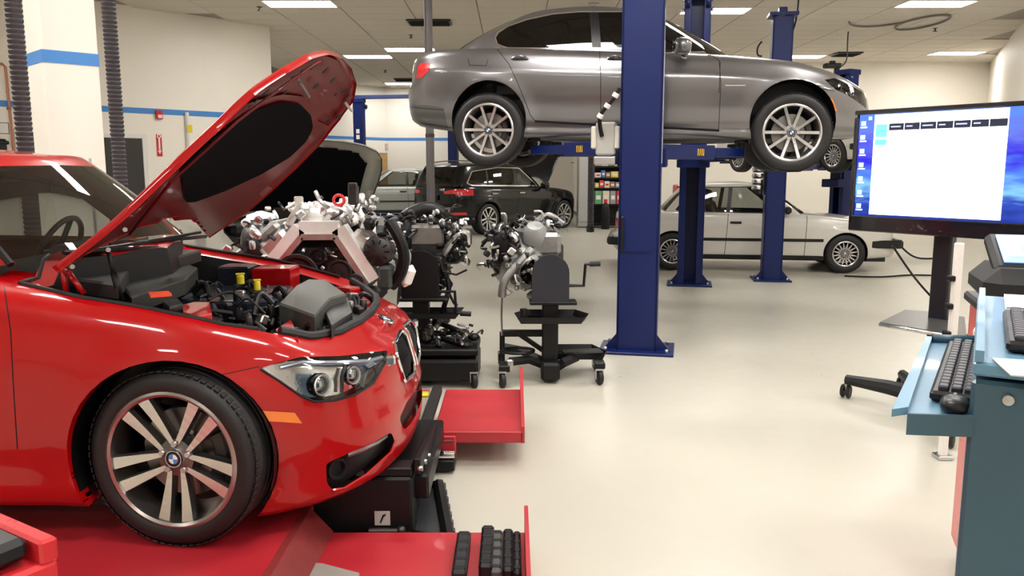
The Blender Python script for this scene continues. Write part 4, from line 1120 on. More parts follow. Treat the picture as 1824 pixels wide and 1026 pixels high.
S.emit(['window_trim'], 'window_trim', [M_CHROME], suv, 'pair', shift=.002); S.emit(['side_window'], 'side_window', [GLD], suv, 'pair'); S.emit(['window_bar'], 'window_pillar', [M_BLACKP], suv, 'pair', shift=.003)
S.emit(['tail_light'], 'tail_light', [M_TAIL], suv, 'pair', shift=.006, label='red tail light'); S.emit(['reflector'], 'reflector', [M_TAIL], suv, 'pair', shift=.003)
def open_hood(Bd, car, M, hinge, to, ang, m_out, m_in, m_liner, liner, name='hood'):
    Bd.region('liner_zone', liner, 'xy', (0, 1), only=('hood',))
    hz_ = (Bd.ids['hood'], Bd.ids['liner_zone'])
    HMx = Matrix.Translation(to) @ Matrix.Rotation(-ang, 4, 'Y') @ Matrix.Translation(-Vector(hinge))
    for sh, nm_, mt in ((0, name, m_out), (-.025, name + '_inner_panel', m_in)):
        bm = bmesh.new(); bm.faces.layers.int.new('tag'); bm.faces.layers.int.new('part')
        for sg in (1, -1):
            mp = {}
            for f in [f for f in Bd.bm.faces if f[Bd.pl] in hz_]:
                for v in f.verts:
                    if v not in mp: c = v.co + v.normal * sh; mp[v] = bm.verts.new(HMx @ Vector((c.x, c.y * sg, c.z)))
                try: bm.faces.new([mp[v] for v in (f.verts if sg > 0 else reversed(f.verts))])
                except ValueError: pass
        bmesh.ops.remove_doubles(bm, verts=bm.verts, dist=3e-4); bm.normal_update()
        if sh:
            bmesh.ops.reverse_faces(bm, faces=bm.faces); bm.normal_update()
        hb = Body(bm, M)
        if sh == 0:
            r_ = bmesh.ops.extrude_edge_only(bm, edges=[e for e in bm.edges if e.is_boundary]); nd = (HMx.to_3x3() @ Vector((0, 0, -1)))
            for g in r_['geom']:
                if isinstance(g, bmesh.types.BMVert): g.co += nd * .03
            bm.normal_update()
        else:
            hmi = HMx.inverted(); lid = hb.ids.setdefault('liner', 1)
            for f in bm.faces:
                c = hmi @ f.calc_center_median()
                if inpoly((c.x, -abs(c.y)), liner): f[hb.pl] = lid
            hb.emit(['liner'], name + '_liner', [m_liner], car, 'one', shift=.008)
        hb.emit(['body'], nm_, [mt], car, 'one')
open_hood(S, suv, SM, (-.66, 0, 1.10), (-.55, 0, 1.17), R(62), M_BLKCAR, M_BLKCAR, MATS['liner_felt'], [(-.35, .01), (-.35, -.6), (.45, -.6), (.6, .01)])
q = MB(); q.box((.05, 0, .75), (1.2, 1.4, .2), ch=.05); q.box((.05, 0, .88), (.7, .6, .12), ch=.04); q.build('engine', M_BAYD, suv)
for sg in (-1, 1):
    q = MB(); q.tube(bez([(-1.5, sg * .66, 1.72), (-1.8, sg * .665, 1.76), (-2.6, sg * .67, 1.77), (-3.3, sg * .65, 1.72)], 16), .014, 6); q.build('roof_rail', M_CHROME, suv)
    q = MB(); q.blob((-.95, sg * 1.06, 1.15), (.17, .24, .18), pw=.7); q.tube([(-.92, sg * .88, 1.1), (-.94, sg * .98, 1.12)], .03, 8); q.build('mirror', M_BLKCAR, suv)
    for x in (-1.72, -2.72): q = MB(); q.box((x, sg * .965, .98), (.2, .03, .035), ch=.012); q.build('door_handle', M_CHROME, suv)
roundel(.04, 'badge', suv, Vector((-3.945, 0, 1.02)), (-1, 0, 0))
q = MB()
for k, y in enumerate((-.30, -.36, -.42)): q.box((-3.90, y, 1.08), (.012, .035, .05), ch=.004)
q.build('badge_bars', M_CHROME, suv)
q = MB(); q.box((-3.955, 0, .90), (.02, .52, .12), ch=.006); q.build('number_plate', M_BLACKP, suv)
q = MB(); q.box((-3.93, 0, .62), (.12, 1.5, .12), ch=.04); q.build('bumper', mat('bumper_black', (.02, .02, .022), .5), suv)
sw = make_wheel('suv', .375, .275, .26, M_RIMS, M_RIMD, lite=True)
place_wheels(suv, sw, (0, -2.93), .95, .375); liners(suv, (0, -2.93), .955, .38, .415, M_BLACK)
cabin(suv, -.95, -2.9, 1.0, 1.5, 1.6); under(suv, .5, -3.4, 1.5, .32)

# ---- pale silver car with raised bonnet behind the loose engine
silver = thing('silver_sedan', 'pale silver car with its black-lined hood raised, behind the bare engine', 'car')
hd = Vector((math.cos(R(-58)), math.sin(R(-58))))
SF = Vector((-2.12, 8.55)); SV = Matrix.Translation((SF.x, SF.y, 0)) @ Matrix.Rotation(R(-58), 4, 'Z')
silver.location = (SF.x, SF.y, 0); silver.rotation_euler = (0, 0, R(-58))
sp = dict(RED); sp['U'] = 130; sp['V'] = 20; sp['G'] = 80
T = Body(shell(sp), SV); T.arches((0, -2.81), .335, .375)
T.region('windshield', [(-.2, 0.01), (-.2, -.9), (-1.6, -.9), (-1.6, .01)], 'xy', (2,)); T.region('rear_window', [(-2.2, .01), (-2.2, -.9), (-3.4, -.9), (-3.4, .01)], 'xy', (4,))
T.region('side_window', roundpoly([(-.86, 1.015), (-2.05, 1.03), (-2.78, 1.09), (-2.5, 1.29), (-2.1, 1.375), (-1.5, 1.38), (-1.18, 1.33)], .05), 'xz', (3,))
T.region('hood', HOOD, 'xy', (0, 1), sel=lambda f: f.normal.z > .15)
M_SILV = mat('pale_silver_paint', (.42, .42, .38), .3, .35, coat=.9, var=.04)
T.emit(['body'], 'body', [M_SILV], silver)
for n_ in ('windshield', 'rear_window'): T.emit([n_], n_, [GL], silver)
T.emit(['side_window'], 'side_window', [GL], silver, 'pair')
open_hood(T, silver, SV, (-.58, 0, .955), (-.46, 0, 1.03), R(56), M_SILV, M_SILV, MATS['liner_felt'], [(-.45, .01), (-.45, -.56), (-.2, -.64), (.25, -.60), (.42, -.45), (.50, .01)])
q = MB(); q.box((.0, 0, .60), (1.0, 1.1, .2), ch=.05); q.box((-.05, 0, .74), (.6, .5, .1), ch=.04); q.build('engine', M_BAYD, silver)
for sg in (-1, 1):
    q = MB(); q.blob((.55, sg * .62, .62), (.25, .3, .14), pw=.8); q.build('headlight', M_LGLASS, silver)
w2 = make_wheel('suv', .335, .24, .22, M_RIMS, M_RIMD, lite=True); place_wheels(silver, w2, (0, -2.81), .885, .335); liners(silver, (0, -2.81), .89, .335, .372, M_BLACK)
cabin(silver, -.85, -2.5, .92, 1.3, 1.4); under(silver, .5, -3.6, 1.5, .22)
# ---------------------------------------------------------------- lifts
def lift_column(label, x, y, h, rz, w=.33, d=.28, plate=.66, opn=1, cap=False, carriage_z=None):
    """steel channel post; local +y*opn is the open side"""
    t = thing('lift_column', label, 'lift', (x, y, 0), rz, 'blue lift columns')
    q = MB(); o = opn
    q.box((0, -o * (d / 2 - .012), h / 2 + .02), (w, .024, h), ch=.004)
    for s in (-1, 1):
        q.box((s * (w / 2 - .012), 0, h / 2 + .02), (.024, d, h), ch=.004); q.box((s * (w / 2 - .05), o * (d / 2 - .012), h / 2 + .02), (.08, .024, h), ch=.004)
    q.build('post', M_LIFT, t)
    q = MB(); q.box((0, 0, .012), (plate, .5, .024), ch=.005)
    for s in (-1, 1): q.add([(s * w / 2, -.1, .024), (s * (w / 2 + .11), -.1, .024), (s * w / 2, -.1, .16), (s * w / 2, -.085, .024), (s * (w / 2 + .11), -.085, .024), (s * w / 2, -.085, .16)], [(0, 1, 2), (3, 5, 4), (1, 4, 5, 2), (0, 2, 5, 3), (0, 3, 4, 1)])
    q.build('base_plate', M_LIFT, t)
    for sx in (-1, 1):
        for sy in (-1, 1):
            q = MB(); q.cyl((sx * (plate / 2 - .06), sy * .19, .02), (sx * (plate / 2 - .06), sy * .19, .055), .016, 6); q.build('anchor_bolt', M_STEEL, t)
    if cap:
        q = MB(); q.box((0, 0, h + .05), (w * 1.42, d * 1.35, .045), ch=.005); q.box((0, 0, h + .11), (.11, .11, .09), ch=.01); q.build('cap_plate', M_LIFT, t)
    else:
        q = MB(); q.box((0, 0, h + .05), (w * 1.15, d * 1.2, .10), ch=.01)
        for s in (-1, 1): q.lathe([(.0005, .03), (.05, .03), (.06, .015), (.06, -.015), (.05, -.03), (.0005, -.03)], (s * .13, o * .17, h - .1), (1, 0, 0), 18)
        q.build('top_housing', M_LIFT, t)
        for s in (-1, 1):
            for k in (0, 1): q = MB(); q.cyl((s * (w / 2 + .0), o * .1, h - .06 - k * .12), (s * (w / 2 + .035), o * .1, h - .06 - k * .12), .02, 6); q.build('top_bolt', M_STEEL, t)
    if carriage_z:
        q = MB(); q.box((0, o * .13, carriage_z + .18), (w - .06, .12, .62), ch=.01); q.box((0, o * .25, carriage_z - .05), (w * 1.25, .2, .16), ch=.012); q.build('carriage', M_LIFT, t)
    return t
def haz(t, c, n, w, h_):
    """yellow and black hazard sticker"""
    n = Vector(n).normalized(); e = Vector((0, 0, 1)).cross(n).normalized(); c = Vector(c) + n * .004
    q = MB(); q.box(c, (w, .004, h_), math.atan2(e.y, e.x)); s = q.build('warning_sticker', mat('sticker_yellow', (.75, .42, .02), .5), t)
    for k in (-1, 0, 1):
        q = MB(); a = c + e * (k * w * .3) + n * .002
        q.add([a - e * w * .10 - Vector((0, 0, h_ * .5)) + n * .002, a + e * w * .02 - Vector((0, 0, h_ * .5)) + n * .002, a + e * w * .12 + Vector((0, 0, h_ * .5)) + n * .002, a + Vector((0, 0, h_ * .5)) + n * .002], [(0, 1, 2, 3)])
        q.build('sticker_stripe', M_BLACK, s, fixn=False)
def arm(col, root, pad, sticker=False, zt=None, long=False):
    """telescopic arm from the carriage to a pad (world points)"""
    Mi = (Matrix.Translation(col.location) @ Matrix.Rotation(col.rotation_euler.z, 4, 'Z')).inverted()
    a, b = Mi @ Vector(root), Mi @ Vector(pad); top = b.z
    a.z = b.z = top - .12
    d = (b - a); L = d.length; u = d.normalized(); rz = math.atan2(u.y, u.x)
    k = .62
    q = MB(); q.box(a + u * L * k / 2, (L * k, .13, .13), rz, .008); ob = q.build('arm', M_LIFT, col)
    q = MB(); q.box(a + u * L * (k * .8 + .5 - k * .4), (L * (1 - k * .8), .095, .085), rz, .008); q.build('arm_extension', M_LIFT, ob)
    q = MB(); q.cyl(a + Vector((0, 0, -.1)), a + Vector((0, 0, .1)), .045, 16); q.build('pivot_pin', M_STEEL, ob)
    q = MB(); q.cyl(b + Vector((0, 0, -.05)), b + Vector((0, 0, .085)), .035, 16); q.lathe([(.0005, .12), (.06, .12), (.065, .115), (.065, .085), (.0005, .085)], b, (0, 0, 1), 20); q.build('arm_pad', M_RUBBER, ob)
    if sticker:
        n = Vector((u.y, -u.x, 0)); m_ = Mi.to_3x3() @ Vector((0, -1, 0))
        if n.dot(m_) < 0: n = -n
        haz(ob, a + u * L * (k * (.5 if sticker is True else sticker)) + n * .06, n, .075, .06)
HZ = R(-12)
c1 = lift_column('tall blue lift column with a black lever on its plain face', 1.10, 7.02, 3.95, HZ, .345, .28, .64, 1, carriage_z=1.72)
c2 = lift_column('blue lift column showing its open channel, in front of the white coupe doors', 2.44, 11.10, 3.8, HZ, .34, .28, .60, -1, carriage_z=1.72)
def gw_(x, y, z=.182): return GM @ Vector((x, y, z))
for col, sgn in ((c1, -1), (c2, 1)):
    Mc = Matrix.Translation(col.location) @ Matrix.Rotation(HZ, 4, 'Z')
    for xx, sx in ((-.42, 1), (-2.40, -1)):
        arm(col, Mc @ Vector((sx * .12, -sgn * .26 if sgn < 0 else -.26, 1.7)), gw_(xx, sgn * .72), sticker=.72 if sgn < 0 else False)
# lever, seam and light strip on the near post
q = MB(); q.box((-.135, -.165, 1.03), (.028, .03, .30), ch=.01); q.cyl((-.135, -.14, 1.12), (-.135, -.17, 1.12), .012, 8); q.build('release_lever', M_BLACK, c1)
q = MB(); q.box((-.02, -.145, .885), (.24, .012, .012)); q.build('lever_stop', M_LIFT, c1)
q = MB(); q.box((.176, -.06, 2.12), (.006, .03, 1.0)); q.build('safety_strip', mat('pale_strip', (.5, .52, .6), .4), c1)
# power unit beside the near column
q = MB(); q.box((-.30, .02, 1.83), (.17, .16, .28), ch=.015); pu = q.build('power_unit', mat('unit_grey', (.42, .41, .38), .45), c1)
for s in (-1, 1): q = MB(); q.box((-.30 + s * .10, -.02, 1.84), (.045, .10, .19), ch=.01); q.build('unit_side_panel', mat('unit_pale', (.62, .60, .52), .5), pu)
q = MB(); q.box((-.30, -.0, 1.645), (.19, .18, .07), ch=.01); q.build('unit_bracket', M_STEEL, pu)
q = MB(); q.tube(bez([(-.33, -.07, 1.85), (-.34, -.12, 2.02), (-.26, -.14, 2.12), (-.18, -.15, 2.24)], 14), .018, 8); q.build('unit_hose', M_BLACK, pu)
for k in range(3):
    f = (.35, .6, .85)[k]; p = bez([(-.33, -.07, 1.85), (-.34, -.12, 2.02), (-.26, -.14, 2.12), (-.18, -.15, 2.24)], 21)[int(20 * f)]
    q = MB(); q.lathe([(.022, -.02), (.027, -.015), (.027, .015), (.022, .02)], p, (.5, -.1, .8), 12); q.build('hose_clamp', M_WHITE, pu)
q = MB(); q.box((-.19, .02, 1.78), (.08, .06, .05)); q.build('unit_mount', M_STEEL, pu)
# second lift, holding the white coupe
c3 = lift_column('blue lift column with a flat cap plate and a power cable', 3.70, 11.55, 3.6, R(-60), .27, .26, .52, 1, cap=True, carriage_z=1.34)
c4 = lift_column('blue lift column behind the hood of the white coupe', 6.62, 16.5, 3.4, R(-60), .32, .28, .55, -1, carriage_z=1.34)
c3.rotation_euler.z = R(-10)
W2 = Matrix.Translation(white2.location) @ Matrix.Rotation(white2.rotation_euler.z, 4, 'Z')
for sy, col in ((-1, c3), (1, c4)):
    for xx in (-.45, -2.1):
        arm(col, Vector((col.location.x, col.location.y, 1.35)) + Vector((.18, .22, 0)) * (1 if col is c3 else -1), W2 @ Vector((xx, sy * .6, .225)))
q = MB(); Mi3 = (Matrix.Translation(c3.location) @ Matrix.Rotation(R(-10), 4, 'Z')).inverted()
cab = [aty(1423, -14, 11.6), aty(1420, 25, 11.6), aty(1412, 55, 11.6), aty(1402, 70, 11.6), aty(1392, 76, 11.58)]
q.tube([Mi3 @ p for p in bez([Vector((cab[0].x, 11.6, CEIL))] + cab, 18)], .012, 8)
q.tube([Mi3 @ p for p in bez([aty(1357, 74, 11.5), aty(1350, 84, 11.5), aty(1350, 98, 11.5), aty(1357, 100, 11.5)], 10)], .012, 8); q.build('power_cable', M_BLACK, c3)
# far columns in the deep bay
c5 = lift_column('blue lift column with a white decal beside the silver hood', -4.05, 22.0, 3.30, R(-10), .25, .25, .5, 1)
c6 = lift_column('blue lift column behind the black utility car', -1.75, 24.6, 3.3, R(-10), .27, .25, .5, 1)
for z in (2.55, 2.40): q = MB(); q.box((.0, -.13, z), (.09, .006, .11)); q.build('decal', M_WHITE, c5)
q = MB(); q.box((-.6, 0, 3.44), (4.2, .12, .10), ch=.01); cb5 = q.build('overhead_beam', mat('beam_blue', (.02, .03, .09), .4), c5)
ll = thing('low_lift', 'low blue lift platform under the older grey car', 'lift', (-3.45, 24.6, 0), 0)
q = MB(); q.box((0, 0, .10), (3.1, 1.9, .10), ch=.01); q.build('platform', M_LIFT, ll)
for s in (-1, 1):
    q = MB(); q.box((0, s * .7, .025), (2.7, .2, .05)); q.build('foot_rail', M_BLACK, ll)
    q = MB(); q.box((.1, s * .70, .175), (3.0, .35, .05)); q.build('runway', M_LIFT, ll)

# ---------------------------------------------------------------- red drive-on rack under the red car
M_RACK = mat('rack_red', (.42, .018, .028), .42, coat=.15, var=.16, scale=7, rvar=.1)
M_RACKD = mat('rack_worn_red', (.20, .02, .02), .5, var=.3, scale=10)
M_TURN = mat('turnplate_steel', (.36, .34, .30), .5, .3, var=.12, scale=12)
rack = thing('drive_on_rack', 'low red drive-on alignment rack with two runways under the red sedan', 'vehicle rack', (-2.4, 3.7, 0))
def rk(p): return (p[0] + 2.4, p[1] - 3.7, p[2])
def rbox(name, m, x0, x1, y0, y1, z0, z1, ch=.006, par=None):
    q = MB(); q.box(rk(((x0 + x1) / 2, (y0 + y1) / 2, (z0 + z1) / 2)), (abs(x1 - x0), abs(y1 - y0), z1 - z0), ch=ch); return q.build(name, m, par or rack)
# near runway: raised deck under the wheels, lower nose with a steel turnplate
rbox('runway', M_RACK, -5.6, -.83, 2.30, 3.24, .02, RAMP)
rbox('runway_nose', M_RACK, -.83, .06, 2.36, 3.19, .02, .09)
q = MB(); q.add([rk(p) for p in ((-.83, 2.36, RAMP + .004), (-.83, 3.19, RAMP + .004), (-.74, 3.19, .093), (-.74, 2.36, .093), (-.86, 2.36, RAMP + .004), (-.86, 3.19, RAMP + .004))], [(0, 1, 2, 3), (4, 5, 1, 0)]); q.build('runway_step', M_RACKD, rack, fixn=False)
q = MB(); q.prism([tuple(atz(x, y, .09)[:2]) for x, y in ((468, 1003), (520, 1002), (575, 1007), (640, 1024), (640, 1120), (440, 1120))], .09, .098, lambda x, y, h: rk((x, y, h))); q.build('turnplate', M_TURN, rack)
for (y0, y1, zt_, z0) in ((2.36, 3.19, .205, .09),):
    q = MB(); q.prism([(y0, z0), (y1, z0), (y1, zt_), (y0, zt_ - .03)], .05, .066, lambda a, b, h: rk((h, a, b))); q.build('end_stop', M_RACK, rack)
# far runway
rbox('runway', M_RACK, -5.6, -.52, 4.2, 5.03, .04, RAMP)
rbox('runway_nose', M_RACK, -.42, .06, 4.19, 5.03, .125, RAMP); rbox('runway_nose_side', M_RACK, -.55, -.30, 4.17, 4.22, .05, RAMP - .02)
rbox('rubber_bumper', M_RUBBER, -.50, -.44, 4.20, 4.98, RAMP - .01, RAMP + .035)
q = MB(); q.prism([(4.19, .125), (5.03, .125), (5.06, .33), (4.8, .30), (4.19, .215)], .05, .068, lambda a, b, h: rk((h, a, b))); q.build('end_stop', M_RACK, rack)
rbox('turnplate', M_TURN, -.62, -.50, 4.35, 4.95, RAMP, RAMP + .012); rbox('lock_tab', M_YEL, -.56, -.51, 4.80, 4.86, RAMP + .012, RAMP + .03)
q = MB(); q.cyl(rk((-.62, 4.08, .10)), rk((-.30, 4.08, .10)), .022, 12); q.build('side_roller', M_CHROME, rack)
rbox('side_channel', M_BLACK, -.62, -.30, 4.06, 4.18, .015, .075); rbox('side_rib', M_RACKD, -.60, -.31, 4.165, 4.18, .135, .15)
for k in range(2): q = MB(); q.cyl(rk((-.52 + k * .14, 4.165, .11)), rk((-.52 + k * .14, 4.15, .11)), .01, 6); q.build('side_bolt', M_STEEL, rack)
# cross jack between the runways
rbox('jack_beam', M_BLACK, -.90, -.42, 3.25, 3.42, .01, .30, .01); rbox('jack_beam_top', M_BLACK, -.88, -.36, 3.36, 4.15, .16, .27, .01)
lb_ = MB(); lb_.box(rk((-.545, 3.246, .125)), (.065, .003, .062)); lbl = lb_.build('jack_label', mat('label_grey', (.45, .45, .43), .5), rack)
q = MB(); q.add([rk(p) for p in ((-0.557, 3.242, 0.105), (-0.550, 3.242, 0.105), (-0.535, 3.242, 0.142), (-0.543, 3.242, 0.142))], [(0, 1, 2, 3)]); q.add([rk(p) for p in ((-0.545, 3.242, 0.135), (-0.532, 3.242, 0.135), (-0.530, 3.242, 0.148))], [(0, 1, 2)]); q.build('label_arrow', M_BLACK, lbl, fixn=False)
q = MB(); q.cyl(rk((-.60, 3.23, .075)), rk((-.47, 3.23, .075)), .014, 10); q.blob(rk((-.465, 3.23, .078)), (.04, .04, .04)); q.build('jack_handle', M_DKMETAL, rack)
rbox('jack_upper_plate', M_BLACK, -.62, -.42, 3.26, 3.36, .30, .34); rbox('jack_foot', M_GREY, -.66, -.60, 3.27, 3.30, .29, .33)
for k in range(5):
    y = 3.28 + k * .16; q = MB(); q.cyl(rk((-.40, y, .33 - .03 * k)), rk((-.375, y, .33 - .03 * k)), .012, 8); q.build('jack_bolt', M_STEEL, rack)
q = MB(); q.box(rk((-.40, 3.65, .30)), (.03, .75, .07), ch=.006, rot=Matrix.Rotation(R(-6), 3, 'X')); q.build('jack_link', M_BLACK, rack)
# black drip tray on the floor in front of the jack
tray = thing('drip_tray', 'black sloping tray with a raised rim under the front of the red sedan', 'tray', (-.30, 3.6, 0))
tp_ = [atz(742, 862, .06), atz(782, 857, .06), atz(806, 985, .06), atz(716, 985, .06)]
tl_ = [Vector((p.x + .30, p.y - 3.6, .0)) for p in tp_]
q = MB(); q.prism([(p.x, p.y) for p in tl_], .004, .03, lambda x, y, h: (x, y, h)); q.build('tray_base', mat('tray_dark', (.035, .036, .04), .4, var=.2), tray)
q = MB(); q.tube([p + Vector((0, 0, .045)) for p in (tl_[3], tl_[0], tl_[1], tl_[2])], .028, 6); q.build('tray_rim', M_BLACK, tray)
for k in range(9):
    f = (k + .5) / 9; p = tl_[1].lerp(tl_[2], f) + Vector((.024, 0, .05)); q = MB(); q.box(p, (.012, .03, .03), .1, .003); q.build('rim_clip', M_GREY, tray)
q = MB(); q.tube([(tl_[3] + Vector((0, .2, .05))), (tl_[2] + Vector((-.02, .12, .05)))], .02, 6); q.build('tray_brace', M_BLACK, tray)
# rubber blocks left on the near runway
for k, (px, w, h_, m_, lb2) in enumerate(((824, .055, .05, M_RUBBER, 'notched black rubber block lying on the red runway'), (868, .05, .075, M_BLACKP, 'tall narrow black block standing on the red runway'),
                                   (885, .045, .055, M_GREY, 'flat dark grey block on the red runway'), (905, .04, .06, M_BLACKP, 'ribbed black block beside the end stop'), (921, .03, .05, M_RUBBER, 'thin rounded black pad against the end stop'))):
    p = atz(px, 990, .09); b_ = thing('rubber_block', lb2, 'block', (p.x, 2.93, .09), 0, 'blocks on the runway')
    q = MB(); q.box((0, 0, h_ / 2), (w, .34, h_), ch=.01); q.build('block_body', m_, b_)
    for j in range(5): q = MB(); q.box((0, -.14 + j * .07, h_ - .002), (w * .8, .02, .012), ch=.003); q.build('block_rib', M_BLACK, b_)
# rack console in the corner
con = thing('rack_console', 'red control console with a dark sloping display panel', 'console', (-1.235, 1.45, 0), R(-32))
q = MB(); q.box((0, 0, .4225), (.62, .41, .845), ch=.008); q.build('cabinet', M_RED, con)
q = MB(); q.box((0, .19, .865), (.62, .035, .05), ch=.006); q.build('back_rail', M_RED, con)
q = MB(); q.box((.015, -.02, .872), (.55, .37, .045), ch=.012, rot=Matrix.Rotation(R(2), 3, 'X')); dp = q.build('display_panel', M_BLACKP, con)
q = MB(); q.box((-.02, .0, .89), (.36, .22, .004), rot=Matrix.Rotation(R(2), 3, 'X')); q.build('display_screen', M_GREY, dp)
for k in range(4): q = MB(); q.box((.10 - k * .03, .05 - k * .02, .898 - k * .002), (.05, .014, .004), rot=Matrix.Rotation(R(2), 3, 'X')); q.build('display_text', M_YEL, dp)
q = MB(); q.lathe([(.0005, .006), (.012, .005), (.014, 0)], (.205, .05, .893), (0, 0, 1), 14); q.build('display_button', M_STEEL, dp)
# ---------------------------------------------------------------- engines on stands
M_CASTG = mat('cast_grey', (.26, .26, .255), .4, .7, var=.2, scale=30, bump=.2)
M_BRIGHT = mat('bright_casting', (.86, .85, .83), .28, .35, var=.08, scale=20, bump=.1)
def clutter(parent, rg, n, cen, ext, sizes, mats_, pipes=.4):
    """small fittings bolted to an engine: brackets, sensors, pipes"""
    for k in range(n):
        c = Vector((cen[0] + rg.uniform(-ext[0], ext[0]), cen[1] + rg.uniform(-ext[1], ext[1]), cen[2] + rg.uniform(-ext[2], ext[2])))
        s = rg.uniform(*sizes); m = rg.choice(mats_); q = MB(); r = rg.random()
        rt = Matrix.Rotation(rg.uniform(0, 3.1), 3, 'Z') @ Matrix.Rotation(rg.uniform(-1, 1), 3, 'X')
        if r < pipes:
            e = c + Vector((rg.uniform(-1, 1) * s * 1.7, rg.uniform(-1, 1) * s * 1.4, rg.uniform(-1, 1) * s * 1.7)); q.tube(bez([c, (c + e) / 2 + Vector((rg.uniform(-1, 1), rg.uniform(-1, 1), rg.uniform(-1, 1))) * s, e], 8), s * .22, 6); q.build('pipe', m, parent)
        elif r < pipes + .3: q.box(c, (s, s * rg.uniform(.6, 1.3), s * rg.uniform(.5, 1.4)), ch=s * .15, rot=rt); q.build('bracket', m, parent)
        elif r < pipes + .5: q.lathe([(.0005, s * .6), (s * .3, s * .6), (s * .42, s * .45), (s * .42, -s * .4), (s * .3, -s * .6), (.0005, -s * .6)], c, rt @ Vector((0, 0, 1)), 10); q.build('sensor', m, parent)
        else: q.blob(c, (s, s * .8, s * .9), rt, 5, .8); q.build('fitting', m, parent)
def pulley(parent, c, ax, r, w=.03, m=None, name='pulley'):
    q = MB(); q.lathe([(.0005, w * .4), (r * .22, w * .4), (r * .28, w * .1), (r * .7, w * .05), (r * .86, w * .5), (r, w * .5), (r * .95, w * .2), (r, 0), (r * .95, -w * .2), (r, -w * .5), (r * .5, -w * .5)], c, ax, 28); return q.build(name, m or M_DKMETAL, parent)
# ---- bare V engine with bright covers, on its own pallet stand
v8 = thing('v_engine', 'bare V engine with bright aluminium covers on a low stand behind the red sedan', 'engine', (-1.20, 5.42, 0))
v8.scale = (1.06, 1, 1.04)
fy = -.28       # front face
def arcband(p, w, y0, y1): # inverted V strip, polyline p in xz
    q = MB(); n = len(p)
    for a, b in zip(p[:-1], p[1:]):
        a = Vector(a); b = Vector(b); d = (b - a).normalized(); nn = Vector((-d.y, d.x)) * w / 2
        poly = [a + nn, b + nn, b - nn, a - nn]; q.prism([tuple(x) for x in poly], y0, y1, lambda x, z, h: (x, h, z))
    return q
arcband([(-.40, .83), (-.13, 1.16), (.10, 1.16), (.30, .84)], .085, fy - .03, fy + .10).build('timing_cover', M_BRIGHT, v8)
arcband([(-.36, .82), (-.115, 1.11), (.085, 1.11), (.265, .82)], .035, fy - .05, fy).build('cover_rib', M_ALU, v8)
q = MB(); q.box((-.03, .05, .90), (.52, .60, .36), ch=.04); q.build('block', M_DKMETAL, v8)
for s in (-1, 1):
    q = MB(); q.box((-.03 + s * .26, .08, 1.04), (.20, .62, .17), ch=.03, rot=Matrix.Rotation(R(s * 42), 3, 'Y')); q.build('cylinder_head', M_ALU, v8)
    q = MB(); q.box((-.03 + s * .31, .08, 1.13), (.16, .60, .08), ch=.025, rot=Matrix.Rotation(R(s * 42), 3, 'Y')); q.build('valve_cover', M_CASTG, v8)
    q = MB()
    for k in range(4): q.tube(bez([(-.03 + s * .38, -.1 + k * .14, 1.0), (-.03 + s * .46, -.1 + k * .14, .95), (-.03 + s * .45, -.05 + k * .11, .85)], 8), .026, 8)
    q.build('exhaust_manifold', M_CASTG, v8)
q = MB(); q.blob((-.03, .06, 1.22), (.34, .5, .16), pw=.7); q.build('intake_plenum', M_BRIGHT, v8)
for k in range(4):
    for s in (-1, 1): q = MB(); q.tube(bez([(-.03, -.12 + k * .13, 1.25), (-.03 + s * .12, -.12 + k * .13, 1.27), (-.03 + s * .2, -.12 + k * .13, 1.17)], 8), .032, 8); q.build('intake_runner', M_ALU, v8)
pulley(v8, (-.14, fy - .07, .88), (0, -1, 0), .13, .05); pulley(v8, (.11, fy - .06, .90), (0, -1, 0), .075, .04); pulley(v8, (-.02, fy - .05, .99), (0, -1, 0), .05, .04, M_BLACKP); pulley(v8, (.20, fy - .05, .83), (0, -1, 0), .06, .04, M_GREY)
q = MB(); q.lathe([(.0005, .02), (.05, .02), (.085, 0), (.095, -.04), (.095, -.12), (.07, -.15), (.0005, -.15)], (.33, fy - .02, 1.02), (0, -1, 0), 24); q.build('alternator', M_DKMETAL, v8)
for k in range(10): a = 2 * PI * k / 10; q = MB(); q.box((.33 + .06 * math.cos(a), fy - .04, 1.02 + .06 * math.sin(a)), (.03, .01, .008), rot=Matrix.Rotation(-a, 3, 'Y')); q.build('alternator_vane', M_BLACK, v8)
q = MB(); q.box((.37, fy + .04, .86), (.09, .16, .15), ch=.02); q.build('oil_filter_housing', mat('dark_green_plastic', (.03, .04, .038), .4), v8)
q = MB(); q.tube(bez([(.40, fy, 1.20), (.48, fy - .02, 1.05), (.47, fy, .90), (.40, fy + .03, .80)], 12), .035, 8); q.build('coolant_hose', M_BLACK, v8)
q = MB(); q.box((.50, fy + .06, .86), (.07, .12, .14), ch=.03, rot=Matrix.Rotation(R(20), 3, 'Y')); q.build('fluid_bottle', M_WHITE, v8)
q = MB(); q.lathe([(.022, -.012), (.034, -.012), (.04, 0), (.034, .012), (.022, .012)], (.11, fy - .02, 1.33), (.2, -1, .1), 18); q.build('red_cap', M_RED, v8)
q = MB(); q.box((.19, fy + .02, 1.36), (.06, .06, .12), ch=.01); q.box((.19, fy + .0, 1.42), (.05, .05, .03), ch=.006); q.build('throttle_body', M_DKMETAL, v8)
rg = random.Random(21)
clutter(v8, rg, 70, (-.03, -.10, 1.24), (.32, .2, .09), (.025, .06), [M_ALU, M_BRIGHT, M_BRIGHT, M_DKMETAL, M_STEEL, M_CASTG])
q = MB(); q.blob((-.45, .0, 1.03), (.2, .4, .32), pw=.7); q.build('heat_shield', M_DKMETAL, v8)
clutter(v8, rg, 45, (-.45, -.12, 1.05), (.12, .2, .16), (.03, .07), [M_ALU, M_BLACK, M_DKMETAL, M_STEEL, M_BRIGHT])
